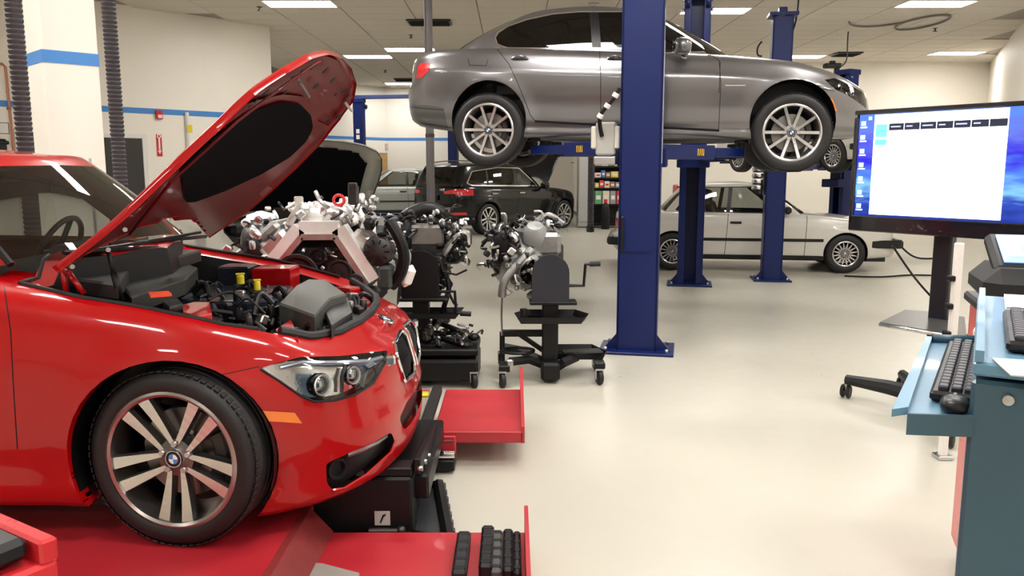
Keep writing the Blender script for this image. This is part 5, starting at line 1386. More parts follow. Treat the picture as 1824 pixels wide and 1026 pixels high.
clutter(v8, rg, 40, (.36, -.15, 1.10), (.10, .15, .14), (.025, .06), [M_ALU, M_BLACK, M_DKMETAL, M_CASTG])
clutter(v8, rg, 25, (-.02, fy - .03, .93), (.22, .02, .10), (.02, .045), [M_DKMETAL, M_BLACK, M_ALU])
q = MB(); q.box((0, .05, .70), (.6, .5, .06), ch=.01)
for sx in (-1, 1):
    for sy in (-1, 1): q.box((sx * .24, .05 + sy * .2, .35), (.06, .06, .70), ch=.006)
q.box((0, .05, .03), (.7, .7, .06), ch=.01); q.build('stand', M_BLACK, v8)

# ---- engine stands
def dplate(w, h, n=14):
    return [(-w / 2, 0), (w / 2, 0)] + [(w / 2 * math.cos(a), h - w / 2 + w / 2 * math.sin(a)) for a in [PI * k / n for k in range(n + 1)]]
def caster(t, x, y, r=.055):
    q = MB(); q.lathe([(.0005, .02), (r * .8, .02), (r, .012), (r, -.012), (r * .8, -.02), (.0005, -.02)], (x, y, r), (1, .25, 0), 20); w_ = q.build('caster', M_RUBBER, t)
    q = MB(); q.box((x, y, r * 2 + .008), (.06, .06, .012)); q.box((x - .026, y, r * 1.45), (.005, .045, r * 1.3)); q.box((x + .026, y, r * 1.45), (.005, .045, r * 1.3)); q.build('caster_fork', M_STEEL, w_)
def stand(label, x, y, zp, crank, m_plate):
    t = thing('engine_stand', label, 'engine stand', (x, y, 0), 0, 'engine stands')
    q = MB(); q.prism(dplate(.275, .35), -.012, .012, lambda a, b, h: (a, h, zp + b)); q.build('mount_plate', m_plate, t)
    q = MB(); q.prism(dplate(.275, .35), .012, .16, lambda a, b, h: (a * .93, h, zp + .01 + b * .94)); q.build('gear_housing', M_BLACK, t)
    q = MB(); q.box((.02, .05, zp - .012), (.35, .16, .024), ch=.005); q.build('mount_shelf', M_BLACK, t)
    q = MB(); q.box((0, .06, (zp - .02) / 2 + .06), (.12, .12, zp - .12), ch=.008); q.build('upright', M_BLACK, t)
    s, z0 = crank
    q = MB(); q.tube([(.12, .06, z0), (.25, .06, z0), (.26, .05, z0 + s * .16), (.36, .04, z0 + s * .165)], .013, 8); cr = q.build('crank', M_BLACK, t)
    q = MB(); q.tube([(.29, .047, z0 + s * .163), (.37, .04, z0 + s * .166)], .019, 10); q.build('crank_grip', M_RUBBER, cr)
    return t
s1 = stand('wheeled engine stand with dark navy plate and open drip tray', .285, 5.95, .605, (1, .715), mat('navy_plate', (.008, .010, .022), .35, coat=.3))
def tray_part(t, name, poly, z, h, m, wall=.012):
    n = len(poly); q = MB(); q.prism(poly, z, z + .006, lambda a, b, c: (a, b, c))
    cx = sum(p[0] for p in poly) / n; cy = sum(p[1] for p in poly) / n
    for i in range(n):
        a, b = poly[i], poly[(i + 1) % n]; f = 1.12
        A = [(a[0], a[1], z), (b[0], b[1], z), (cx + (b[0] - cx) * f, cy + (b[1] - cy) * f, z + h), (cx + (a[0] - cx) * f, cy + (a[1] - cy) * f, z + h)]
        q.add(A + [(p[0], p[1], p[2] + .0) for p in A], [(0, 1, 2, 3)])
    q.build(name, m, t, fixn=False)
tray_part(s1, 'tool_tray', [(-.22, -.10), (.22, -.10), (.26, .05), (.18, .22), (-.16, .22), (-.24, .08)], .455, .05, M_BLACK)
q = MB(); q.cyl((-.20, -.05, .50), (-.20, -.05, .56), .028, 12); q.build('tray_cup', M_BLACKP, s1)
# legs
q = MB()
q.tube([(.02, .05, .07), (.10, -.0, .14), (.20, .1, .16)], .04, 6); q.box((.26, .16, .17), (.30, .13, .06), ch=.01, rz=R(8)); q.box((.0, .05, .09), (.14, .3, .14), ch=.02); q.build('leg', M_BLACK, s1)
tray_part(s1, 'base_tray', [(.06, .06), (.40, .06), (.42, .14), (.34, .36), (.08, .36)], .15, .05, M_BLACK)
q = MB(); q.tube([(-.02, .05, .10), (-.16, .02, .16), (-.30, -.05, .16)], .035, 6); q.tube([(-.02, .08, .12), (-.22, .3, .17), (-.36, .42, .17)], .035, 6); q.build('leg', M_BLACK, s1)
q = MB(); q.box((-.20, .18, .33), (.34, .05, .05), ch=.006); q.box((-.36, .18, .24), (.04, .04, .2)); q.box((-.12, .16, .25), (.30, .03, .035), rot=Matrix.Rotation(R(35), 3, 'Y')); q.build('brace', M_BLACK, s1)
q = MB(); q.tube([(-.24 + .12 * math.cos(a), .06 + .10 * math.sin(a), .22) for a in [2 * PI * k / 24 for k in range(26)]], .012, 6, cap=False); q.build('hand_ring', M_BLACK, s1)
caster(s1, .36, -.10); caster(s1, -.355, -.18); caster(s1, .38, .34); caster(s1, -.37, .45)
q = MB(); q.box((.36, -.06, .145), (.08, .14, .05), ch=.008); q.build('caster_mount', M_BLACK, s1)
q = MB(); q.box((-.34, -.12, .14), (.08, .16, .05), ch=.008); q.build('caster_mount', M_BLACK, s1)
q = MB(); q.box((-.30, -.16, .16), (.05, .05, .09), ch=.01); q.build('brake_pedal', M_STEEL, s1)
# engine on it
e1 = thing('engine', 'grey and black engine bolted to the stand with the navy plate', 'engine', (.285, 5.95, .605))
q = MB(); q.lathe([(.10, .0), (.13, .03), (.17, .10), (.20, .22), (.22, .30)], (-.13, .15, .20), (-.35, 1, .15), 24); q.build('bell_housing', M_CASTG, e1)
q = MB(); q.box((-.10, .52, .25), (.36, .46, .34), ch=.04, rz=R(12)); q.build('block', M_DKMETAL, e1)
q = MB(); q.box((-.10, .52, .46), (.30, .46, .14), ch=.04, rz=R(12)); q.build('cylinder_head', M_CASTG, e1)
q = MB(); q.lathe([(.0005, .06), (.06, .055), (.085, .02), (.09, -.08)], (-.11, .26, .50), (0, -.5, .85), 16); q.build('coolant_elbow', mat('pale_grey_casting', (.33, .34, .34), .5, .3), e1)
q = MB(); q.box((-.03, .28, .40), (.24, .1, .18), ch=.03); q.build('rear_cover', M_CASTG, e1)
q = MB(); q.tube(bez([(-.13, .2, .36), (-.25, .14, .25), (-.34, .10, .14), (-.36, .10, .02)], 12), [.04] * 6 + [.032] * 6, 10); q.build('turbo_pipe', M_CASTG, e1)
q = MB(); q.tube(bez([(-.36, .10, .02), (-.365, .10, -.12), (-.36, .11, -.28)], 10), .008, 6); q.build('sensor_lead', M_STEEL, e1)
q = MB(); q.box((-.06, .34, -.01), (.22, .12, .08), ch=.03); q.build('sump', M_CASTG, e1)
q = MB(); q.tube(bez([(-.1, .3, .58), (.0, .4, .62), (.12, .45, .55)], 10), .018, 8); q.build('fuel_rail', M_STEEL, e1)
rg = random.Random(5)
q = MB(); q.blob((-.34, .36, .38), (.22, .3, .30), pw=.7); q.build('turbocharger', M_BLACK, e1)
clutter(e1, rg, 75, (-.36, .30, .38), (.13, .16, .17), (.025, .065), [M_BLACK, M_BLACK, M_DKMETAL, M_BAYD, M_ALU, M_STEEL])
clutter(e1, rg, 40, (-.06, .40, .55), (.22, .14, .06), (.02, .05), [M_BLACK, M_DKMETAL, M_ALU, M_STEEL, M_CASTG])
clutter(e1, rg, 40, (-.20, .14, .22), (.14, .05, .18), (.02, .05), [M_CASTG, M_ALU, M_DKMETAL])
# second stand with a darker engine and a heap of parts below
s2 = stand('black engine stand beside the grille of the red sedan, loaded with removed parts', -.675, 5.92, .635, (-1, .675), M_BLACK)
tray_part(s2, 'tool_tray', [(-.22, -.06), (.26, -.06), (.28, .2), (-.22, .2)], .49, .04, M_BLACK)
q = MB(); q.box((.12, .08, .26), (.62, .5, .05), ch=.01); q.box((.12, .08, .13), (.62, .52, .16), ch=.02); q.box((0, .05, .09), (.2, .3, .14), ch=.02); q.build('leg', M_BLACK, s2)
caster(s2, .40, -.16); caster(s2, -.2, -.16); caster(s2, .40, .32); caster(s2, -.2, .32)
for k, (x, y, L, a, tlt) in enumerate(((.02, -.05, .42, 20, 12), (.18, .02, .36, -30, 8), (.12, .12, .45, 35, 6), (.25, .1, .30, -12, 20), (.05, .2, .4, 60, 3))):
    p_ = thing('removed_part', ('long dark link rod', 'black engine bracket', 'dark driveshaft piece', 'short black strut arm', 'dark subframe rail')[k] + ' lying on the loaded engine stand', 'engine part', (-.675 + x, 5.92 + y, .29 + k * .03), R(a), 'parts heaped on the stand')
    q = MB(); rt = Matrix.Rotation(R(tlt), 3, 'Y'); q.box((0, 0, 0), (L, .05, .035), ch=.01, rot=rt); q.blob(rt @ Vector((L / 2, 0, 0)), (.09, .08, .06)); q.build('rod', rg.choice((M_BLACK, M_DKMETAL)), p_)
    q = MB(); q.lathe([(.015, -.03), (.04, -.03), (.045, 0), (.04, .03), (.015, .03)], rt @ Vector((-L / 2, 0, 0)), (0, 0, 1), 14); q.build('bushing', M_DKMETAL, p_)
hp = thing('fittings_heap', 'heap of small dark engine fittings on the loaded stand', 'engine part', (-.60, 5.98, .29))
clutter(hp, rg, 50, (.06, 0, .07), (.26, .18, .06), (.02, .06), [M_BLACK, M_DKMETAL, M_STEEL, M_BAYD], .6)
e2 = thing('engine', 'dark engine with black hoses bolted to the loaded stand', 'engine', (-.675, 5.92, .635))
q = MB(); q.lathe([(.11, 0), (.13, .05), (.15, .2)], (0, .16, .18), (0, 1, .1), 24); q.build('bell_housing', M_BLACK, e2)
q = MB(); q.box((.0, .45, .24), (.36, .44, .36), ch=.04); q.build('block', M_DKMETAL, e2)
q = MB(); q.box((.03, .34, .44), (.26, .24, .16), ch=.02); q.build('cylinder_head', mat('rusty_grey', (.20, .18, .17), .5, .5, var=.2, bump=.2), e2)
q = MB(); q.tube(bez([(-.22, .28, .42), (-.15, .3, .56), (.02, .34, .64), (.14, .36, .60)], 14), .055, 10); q.build('intake_pipe', M_BLACK, e2)
q = MB(); q.tube(bez([(.16, .25, .3), (.26, .22, .44), (.33, .22, .46), (.34, .24, .38)], 12), .03, 8); q.build('coolant_pipe', M_STEEL, e2)
q = MB(); q.tube(bez([(.14, .16, .2), (.2, .14, .08), (.17, .13, -.06), (.15, .14, -.14)], 12), .02, 8); q.build('drain_hose', M_BLACK, e2)
q = MB(); q.tube([(.16, .12, .18), (.26, .10, .16), (.34, .08, .2)], .008, 6); q.build('dipstick_tube', M_BLACK, e2)
q = MB(); q.blob((-.18, .34, .42), (.24, .3, .34), pw=.7); q.build('intake_manifold', M_BLACK, e2)
q = MB(); q.blob((.22, .36, .36), (.18, .26, .30), pw=.7); q.build('turbocharger', M_BLACK, e2)
clutter(e2, rg, 70, (-.20, .26, .40), (.13, .14, .16), (.025, .06), [M_BLACK, M_BLACK, M_BAYD, M_DKMETAL, M_STEEL])
clutter(e2, rg, 60, (.22, .28, .38), (.12, .12, .16), (.025, .06), [M_BLACK, M_DKMETAL, M_STEEL, M_ALU, M_BAYD])
clutter(e2, rg, 35, (.02, .3, .58), (.18, .12, .05), (.02, .05), [M_BLACK, M_DKMETAL, M_STEEL])
clutter(e2, rg, 30, (.15, .16, .16), (.06, .05, .16), (.02, .05), [M_BLACK, M_DKMETAL])
# ---------------------------------------------------------------- screen on a rolling stand
tvA, tvB = Vector((2.235, 5.40)), Vector((2.90, 4.47))
tvd = (tvB - tvA).normalized(); TVW = 1.24; TVH = .775; TVZ = 1.562
tvc = tvA + tvd * TVW / 2; rzt = math.atan2(tvd.y, tvd.x)
tv = thing('wall_screen', 'large black flat screen showing a white window on a blue desktop', 'screen', (tvc.x, tvc.y, TVZ - TVH / 2), rzt)
q = MB(); q.box((0, .035, TVH / 2), (TVW, .05, TVH), ch=.01); q.build('casing', M_BLACKP, tv)
for (x, z, w, h) in ((0, TVH - .014, TVW, .028), (0, .05, TVW, .10), (-TVW / 2 + .014, TVH / 2, .028, TVH - .09), (TVW / 2 - .014, TVH / 2, .028, TVH - .09)):
    q = MB(); q.box((x, -.002, z), (w, .026, h), ch=.006); q.build('bezel', mat('bezel_gloss', (.008, .008, .012), .15, coat=.6), tv)
def screen_mat():
    m = bpy.data.materials.new('desktop_wallpaper'); m.use_nodes = True; nt = m.node_tree; n = nt.nodes; l = nt.links
    for x in list(n): n.remove(x)
    o = n.new('ShaderNodeOutputMaterial'); e = n.new('ShaderNodeEmission'); e.inputs[1].default_value = 1.2
    tc = n.new('ShaderNodeTexCoord'); sx = n.new('ShaderNodeSeparateXYZ'); l.new(tc.outputs['Object'], sx.inputs[0])
    no = n.new('ShaderNodeTexNoise'); no.inputs['Scale'].default_value = 5; mp = n.new('ShaderNodeMapping'); mp.inputs['Scale'].default_value = (1, 1, 4)
    l.new(tc.outputs['Object'], mp.inputs[0]); l.new(mp.outputs[0], no.inputs['Vector'])
    ad = n.new('ShaderNodeMath'); ad.operation = 'MULTIPLY_ADD'; ad.inputs[1].default_value = .25; l.new(no.outputs['Fac'], ad.inputs[0]); l.new(sx.outputs['Z'], ad.inputs[2])
    cr = n.new('ShaderNodeValToRGB'); r = cr.color_ramp; r.elements[0].position = .15; r.elements[0].color = (.01, .02, .2, 1); r.elements[1].position = .95; r.elements[1].color = (.10, .30, .9, 1)
    for p, c in ((.32, (.04, .08, .5, 1)), (.40, (.25, .6, .95, 1)), (.48, (.1, .25, .85, 1)), (.6, (.05, .03, .75, 1)), (.75, (.15, .2, .8, 1))):
        k = r.elements.new(p); k.color = c
    l.new(ad.outputs[0], cr.inputs[0]); l.new(cr.outputs[0], e.inputs[0]); l.new(e.outputs[0], o.inputs[0]); return m
def em(name, c, s):
    return mat(name, c, .5, var=.02, emit=s)
sz0, sz1, sx0, sx1 = .10, TVH - .028, -TVW / 2 + .028, TVW / 2 - .028
def sq(name, m, x0, x1, z0, z1, y, par):
    q = MB(); q.box(((x0 + x1) / 2, y, (z0 + z1) / 2), (x1 - x0, .002, z1 - z0)); return q.build(name, m, par)
W_ = sx1 - sx0
scr = sq('display', screen_mat(), sx0, sx1, sz0, sz1, .006, tv)
wx0, wx1 = sx0 + W_ * .088, sx0 + W_ * .765
E_WHITE = em('screen_white', (.97, .98, 1.0), 1.5); E_CYAN = em('screen_cyan', (.12, .62, .85), 1.2); E_DK = em('screen_dark', (.01, .015, .04), .3); E_PALE = em('screen_pale_blue', (.35, .6, .95), 1.2); E_MID = em('screen_text_blue', (.4, .5, .8), .8)
sq('window', E_WHITE, wx0, wx1, sz0 + .012, sz1 - .004, .004, scr)
hz = sz1 - .105
for k in range(7):
    a = wx0 + (wx1 - wx0) * (.125 + k * .125); b = a + (wx1 - wx0) * .118; sq('window_tab', E_DK, a, min(b, wx1), hz, hz + .042, .0028, scr)
    if k != 6: sq('tab_text', E_MID, a + .012, a + (.05 if k % 2 else .075), hz + .018, hz + .026, .0018, scr)
sq('side_panel', E_CYAN, wx0 + .012, wx0 + (wx1 - wx0) * .11, hz - .04, hz + .04, .0028, scr); sq('side_panel', E_CYAN, wx0 + .012, wx0 + (wx1 - wx0) * .11, hz - .09, hz - .055, .0028, scr)
for k in range(7):
    z = sz1 - .04 - k * .088; sq('desktop_icon', E_PALE, sx0 + .012, sx0 + .045, z - .03, z, .004, scr); sq('icon_caption', E_WHITE, sx0 + .010, sx0 + .055, z - .044, z - .036, .004, scr)
sq('desktop_icon', E_PALE, sx0 + .062, sx0 + .085, sz1 - .035, sz1 - .012, .004, scr)
for k in range(4): q = MB(); q.box((-.28 + k * .09, -.016, .03), (.014, .003, .005)); q.build('control_button', M_GREY, tv)
pst = thing('screen_stand', 'black rolling stand with a grey shelf carrying the large screen', 'stand', (tvc.x + .10, tvc.y + .16, 0), rzt)
q = MB(); q.box((0, 0, .68), (.115, .07, 1.16), ch=.01); q.build('pole', mat('pole_black', (.008, .008, .014), .35), pst)
q = MB(); q.box((0, -.05, 1.30), (.36, .05, .22), ch=.01); q.build('screen_bracket', M_BLACK, pst)
# shelf in the place the photo shows it
Mp = (Matrix.Translation(pst.location) @ Matrix.Rotation(rzt, 4, 'Z')).inverted()
sh = [Mp @ atz(x, y, .64) for x, y in ((1567, 575), (1612, 553), (1660, 556), (1718, 566), (1722, 602), (1680, 594))]
q = MB(); q.prism([(p.x, p.y) for p in sh], .625, .645, lambda x, y, h: (x, y, h)); q.build('shelf', mat('shelf_grey', (.05, .048, .045), .3), pst)
q = MB(); q.tube([p - Vector((0, 0, .01)) for p in sh[-1:] + sh[:1]], .012, 8); q.build('shelf_edge', M_STEEL, pst)
q = MB(); q.box(Mp @ atz(1692, 604, .59), (.16, .2, .06), ch=.02); q.build('shelf_bracket', M_BLACK, pst)
q = MB(); c_ = Mp @ atz(1508, 676, .13); p0 = Vector((0, 0, .12)); q.tube([p0, p0.lerp(c_, .5) + Vector((0, 0, .01)), c_], [.06, .05, .035], 8); q.box((0, 0, .10), (.2, .2, .06), ch=.02); q.build('leg', M_BLACK, pst)
for d_ in ((.5, .4), (-.45, .45), (.35, -.5)): q = MB(); q.tube([p0, Vector((d_[0], d_[1], .12))], [.05, .035], 8); q.build('leg', M_BLACK, pst)
ends = [c_] + [Vector((d_[0], d_[1], .12)) for d_ in ((.5, .4), (-.45, .45), (.35, -.5))]
for e_ in ends:
    for s in (-1, 1): q = MB(); q.lathe([(.0005, .012), (.04, .012), (.048, 0), (.04, -.012), (.0005, -.012)], (e_.x + s * .022, e_.y, .048), (1, .3, 0), 18); q.build('caster', M_RUBBER, pst)
    q = MB(); q.cyl((e_.x, e_.y, .05), (e_.x, e_.y, e_.z), .014, 8); q.build('caster_stem', M_STEEL, pst)
q = MB(); q.tube(bez([Mp @ aty(1590, 438, 5.2), Mp @ aty(1606, 462, 5.2), Mp @ aty(1632, 498, 5.15), Mp @ aty(1664, 534, 5.1)], 14), .007, 6); q.tube(bez([Mp @ aty(1604, 438, 5.2), Mp @ aty(1630, 458, 5.2), Mp @ aty(1668, 460, 5.1)], 12), .006, 6); q.build('screen_cable', M_BLACK, pst)
# ---------------------------------------------------------------- blue steel cart with keyboards
M_CART = mat('cart_blue_steel', (.045, .105, .15), .38, .1, coat=.2, var=.08, scale=6)
M_CARTL = mat('cart_light_blue', (.14, .30, .44), .35, .1, coat=.2, var=.06, scale=6)
CP = Vector((.705, 1.215)); CD = Vector((.5, .866)).normalized(); CE = Vector((CD.y, -CD.x))
cart = thing('computer_cart', 'blue-grey steel computer cart with a pull-out keyboard tray', 'cart', (CP.x, CP.y, 0), math.atan2(CE.y, CE.x))
# local x along CE (to the right), local y along CD (away), origin at the near left corner
CTOP = 1.29
q = MB(); q.box((.30, .375, .69), (.60, .75, 1.14), ch=.006); q.build('cabinet', M_CART, cart)
q = MB(); q.box((.30, .375, CTOP - .012), (.60, .76, .022), ch=.004); q.build('top', M_CARTL, cart)
q = MB(); q.box((.008, .375, CTOP + .008), (.012, .76, .018)); q.build('top_rail', M_CARTL, cart)
q = MB(); q.lathe([(.0005, .006), (.008, .005), (.010, 0)], (.05, -.002, CTOP - .055), (0, -1, 0), 12); q.build('screw', M_STEEL, cart)
for (x, y) in ((.06, .06), (.54, .06), (.06, .69), (.54, .69)):
    q = MB(); q.lathe([(.0005, .016), (.045, .016), (.055, 0), (.045, -.016), (.0005, -.016)], (x, y, .055), (1, .2, 0), 18); q.cyl((x, y, .06), (x, y, .13), .015, 8); q.build('caster', M_RUBBER, cart)
# tray: traced on its own height
TZ = 1.20; Mc_ = (Matrix.Translation(cart.location) @ Matrix.Rotation(cart.rotation_euler.z, 4, 'Z')).inverted()
def tz(px, py, z=TZ): return Mc_ @ atz(px, py, z)
A_, B_, C_, D_ = tz(1617, 738), tz(1660, 609), tz(1752, 612), tz(1735, 742)
q = MB(); q.prism([(p.x, p.y) for p in (A_, B_, C_, D_)], TZ - .012, TZ, lambda x, y, h: (x, y, h)); q.build('tray_bottom', M_CARTL, cart)
fl1, fl2 = tz(1588, 738, TZ + .004), tz(1650, 605, TZ + .004)
q = MB(); q.prism([(p.x, p.y) for p in (fl1, fl2, B_, A_)], TZ, TZ + .012, lambda x, y, h: (x, y, h)); q.build('tray_side_flange', M_CARTL, cart)
q = MB(); a2, d2 = A_ + Vector((0, -.005, 0)), D_ + Vector((0, -.005, 0)); q.add([Vector((p.x, p.y + o, z)) for o in (0, -.006) for p, z in ((a2, TZ + .004), (d2, TZ + .004), (d2, TZ - .03), (a2, TZ - .03))], [(0, 1, 2, 3), (7, 6, 5, 4), (0, 4, 5, 1), (1, 5, 6, 2), (2, 6, 7, 3), (3, 7, 4, 0)]); q.build('tray_lip', M_CART, cart)
q = MB(); q.tube([B_ + Vector((0, 0, .008)), C_ + Vector((0, 0, .008))], .01, 6); q.build('tray_back_rail', M_CART, cart)
def keyboard(name, label, corners, z, nx, ny, group):
    """corners: near left, far left, far right (world xy); rows run along the first edge"""
    o = Vector(corners[0]); u = Vector(corners[1]) - o; v = Vector(corners[2]) - Vector(corners[1]); L, Wd = u.length, v.length; u.normalize()
    t = thing(name, label, 'keyboard', (o.x, o.y, z), math.atan2(u.y, u.x), group)
    sg = 1 if (u.x * v.y - u.y * v.x) > 0 else -1
    q = MB(); q.box((L / 2, sg * Wd / 2, .011), (L, Wd, .018), ch=.005); q.build('case', M_BLACKP, t)
    km = mat('key_cap', (.030, .030, .042), .4, var=.1); dx, dy = (L - .02) / nx, (Wd - .02) / ny
    q = MB(); q.box((0, 0, 0), (dx * .86, dy * .86, .010), ch=.0025); me = q.mesh('key'); me.materials.append(km)
    for i in range(nx):
        for j in range(ny):
            k = bpy.data.objects.new('key', me); COL.objects.link(k); k.parent = t; k.location = (.01 + dx * (i + .5), sg * (.01 + dy * (j + .5)), .023)
    return t
k0, k1 = atz(1655, 706, TZ + .01), atz(1688, 614, TZ + .01); kv = (k1 - k0).normalized(); kr = Vector((kv.y, -kv.x, 0))
keyboard('keyboard', 'black keyboard lying on the pulled-out light blue tray', [(k0.x, k0.y), (k1.x, k1.y), (k1.x + kr.x * .115, k1.y + kr.y * .115)], TZ, 18, 5, 'keyboards on the cart')
mp_ = atz(1690, 728, TZ); ms = thing('mouse', 'black mouse at the near end of the keyboard tray', 'mouse', (mp_.x, mp_.y - .015, TZ), math.atan2(kv.y, kv.x))
q = MB(); q.blob((0, 0, .012), (.06, .042, .026), pw=.8); q.build('shell', M_BLACKP, ms); q = MB(); q.cyl((.012, 0, .020), (.022, 0, .021), .005, 10); q.build('wheel', M_GREY, ms)
t0_ = atz(1792, 618, CTOP + .01); u0 = Vector((CD.x, CD.y, 0)); r0 = Vector((CE.x, CE.y, 0))
t1_ = t0_ + u0 * .34
keyboard('keyboard', 'black keyboard on the flat top of the blue cart', [(t0_.x, t0_.y), (t1_.x, t1_.y), (t1_.x + r0.x * .15, t1_.y + r0.y * .15)], CTOP, 15, 6, 'keyboards on the cart')
pp = atz(1784, 662, CTOP); q = MB(); q.box((0, 0, .0015), (.16, .11, .002), ch=0); o_ = q.build('paper_note', mat('paper', (.78, .75, .66), .7, var=.1, scale=60)); o_.location = (pp.x + .09, pp.y + .0, CTOP); o_.rotation_euler = (0, 0, R(-18)); tag(o_, 'small creased paper note near the corner of the blue cart top', 'paper')
pp = atz(1790, 552, CTOP + .06); ppt = thing('paper_sheet', 'white paper sheet lying over the far edge of the blue cart', 'paper', (1.18, 1.657, CTOP), R(-30))
q = MB(); q.box((0, 0, .004), (.28, .20, .008), ch=.002); q.build('pad', M_WHITE, ppt); q = MB(); q.grid([[(-.14 + .28 * i / 8, -.1 + .2 * j / 3, .010 + .035 * (i / 8) ** 2) for j in range(4)] for i in range(9)]); q.build('top_sheet', M_WHITE, ppt, fixn=False)
# ---------------------------------------------------------------- red tool cart behind it, with a tester
rc = thing('red_tool_cart', 'red tool cabinet standing behind the blue computer cart', 'cabinet', (1.74, 2.75, 0), R(-20))
q = MB(); q.box((.20, .2, .57), (.56, .45, .98), ch=.01); q.build('cabinet', M_RED, rc)
for k in range(5): q = MB(); q.box((.20, -.030, .22 + k * .18), (.52, .012, .165), ch=.004); d_ = q.build('drawer', M_RED, rc); q = MB(); q.tube([(.05, -.045, .27 + k * .18), (.35, -.045, .27 + k * .18)], .008, 6); q.build('drawer_pull', M_STEEL, d_)
q = MB(); q.box((.20, .2, 1.08), (.60, .5, .04), ch=.01); q.build('top', M_BLACK, rc)
q = MB(); q.box((-.10, .0, .6), (.03, .03, 1.0), ch=.005); q.build('corner_rail', M_STEEL, rc)
q = MB(); q.tube(bez([(-.13, -.02, 1.02), (-.09, -.05, 1.01), (-.05, -.06, .95), (-.05, -.06, .82)], 12), .018, 8); q.build('handle', M_WHITE, rc)
for (x, y) in ((-.02, .03), (.42, .03), (-.02, .38), (.42, .38)): q = MB(); q.lathe([(.0005, .016), (.045, .016), (.05, 0), (.045, -.016), (.0005, -.016)], (x, y, .05), (1, 0, 0), 16); q.cyl((x, y, .05), (x, y, .1), .012, 8); q.build('caster', M_RUBBER, rc)
tst = thing('diagnostic_tester', 'black padded diagnostic tester with a bright blue display on the red cabinet', 'tester', (1.87, 2.86, 1.10), R(-20))
q = MB(); q.box((.06, 0, .07), (.52, .38, .14), ch=.05); q.build('case', M_RUBBER, tst)
q = MB(); q.box((.05, .02, .17), (.42, .26, .05), ch=.015, rot=Matrix.Rotation(R(24), 3, 'X')); q.build('tablet', M_BLACKP, tst)
q = MB(); q.box((.05, .008, .197), (.36, .20, .004), rot=Matrix.Rotation(R(24), 3, 'X')); q.build('display', em('tester_display', (.30, .52, .95), .9), tst)
for k in range(5): q = MB(); q.box((-.09 + k * .07, -.01, .198 + .0), (.045, .10, .003), rot=Matrix.Rotation(R(24), 3, 'X')); q.build('display_tile', em('tester_tile', (.75, .88, 1.0), 1.0), tst)
hs = thing('grey_handset', 'grey plastic scanner head resting on the tester', 'scanner', (1.90, 2.78, 1.255), R(-20))
q = MB(); q.blob((0, 0, .10), (.22, .18, .20), pw=.55); q.blob((.02, 0, .24), (.16, .13, .22), Matrix.Rotation(R(25), 3, 'Y'), pw=.6); q.build('housing', mat('handset_grey', (.30, .29, .28), .45), hs)
q = MB(); q.tube([(-.08, -.08, .17), (.0, -.1, .16), (.12, -.08, .14)], .012, 8); q.build('seam', M_BLACK, hs)
hb_ = thing('black_cable_coil', 'coiled black cable hanging beside the red cabinet drawers', 'cable', (1.75, 2.62, 0))
q = MB(); q.tube(bez([(.05, .0, 1.14), (.0, -.02, 1.06), (.02, -.03, .9), (.06, -.03, .8), (.10, -.02, .92), (.07, -.03, 1.04), (.03, -.03, .95), (.05, -.03, .78)], 40), .02, 8); q.build('cable', M_BLACK, hb_); q = MB(); q.cyl((.05, -.03, .78), (.045, -.03, .70), .024, 10); q.build('plug', M_GREY, hb_)
q = MB(); q.tube(bez([(.12, .02, 1.14), (.2, .0, 1.2), (.3, -.1, 1.30), (.42, -.2, 1.36)], 16), .016, 8); q.build('lead', M_BLACK, hb_)
pl = thing('white_service_pole', 'slim white service pole beside the red cabinet', 'pole', (2.37, 4.3, 0))
q = MB(); q.box((0, 0, .60), (.04, .04, 1.18), ch=.006); q.build('post', M_WHITE, pl); q = MB(); q.box((0, 0, .012), (.08, .08, .024), ch=.004); q.build('foot', M_STEEL, pl)
for z in (.7, .85, 1.0): q = MB(); q.box((-.03, 0, z), (.03, .05, .03), ch=.005); q.build('clip', M_BLACK, pl)
# ---------------------------------------------------------------- things on the walls and ceiling
def on_wall(px, z, a, b, off=0.0):
    """point of a wall line seen in a pixel column"""
    a = Vector(a); b = Vector(b); u = (px - 912) / F_PX
    for _ in range(3):
        # X = u * zc ; zc = Y*c - (z-H)*s
        k = (z - CAM_H) * _s
        d = b - a; t = (u * (a.y * _c - k) - a.x) / (d.x - u * d.y * _c)
    p = a + d * t; n = Vector((d.y, -d.x)).normalized()
    return Vector((p.x + n.x * off, p.y + n.y * off, z)), math.atan2(d.y, d.x), n
WL = ((-14, 6.9), (-4.885, 16.99))
WR = ((-7.2, 26.2), (-4.5, 29.5))
def wall_door(idx, px0, px1, zt, w_, m, label, handle=True):
    a, rz, n = on_wall(px0, zt / 2, *w_); b, _, _ = on_wall(px1, zt / 2, *w_)
    c = (a + b) / 2; L = (b - a).length
    q = MB(); q.box((0, -.012, zt / 2), (L, .02, zt), ch=.004); d = q.build('door_%d' % idx, m); d.location = (c.x + n.x * .01, c.y + n.y * .01, 0); d.rotation_euler = (0, 0, rz); tag(d, label, kind='structure')
    q = MB()
    for s in (-1, 1): q.box((s * (L / 2 + .04), -.015, zt / 2 + .03), (.08, .05, zt + .06), ch=.005)
    q.box((0, -.015, zt + .03), (L, .05, .07), ch=.005); q.build('door_frame', M_WHITE, d)
    if handle: q = MB(); q.cyl((L * .4, -.03, 1.02), (L * .4, -.07, 1.02), .012, 8); q.box((L * .4 - .05, -.07, 1.02), (.12, .015, .02), ch=.005); q.build('door_handle', M_STEEL, d)
wall_door(1, 187, 258, 2.12, WL, M_DKDOOR, 'dark flush door in the cream diagonal wall')
wall_door(2, 44, 76, 2.16, WL, M_DKDOOR, 'dark doorway in the cream wall behind the hanging hose')
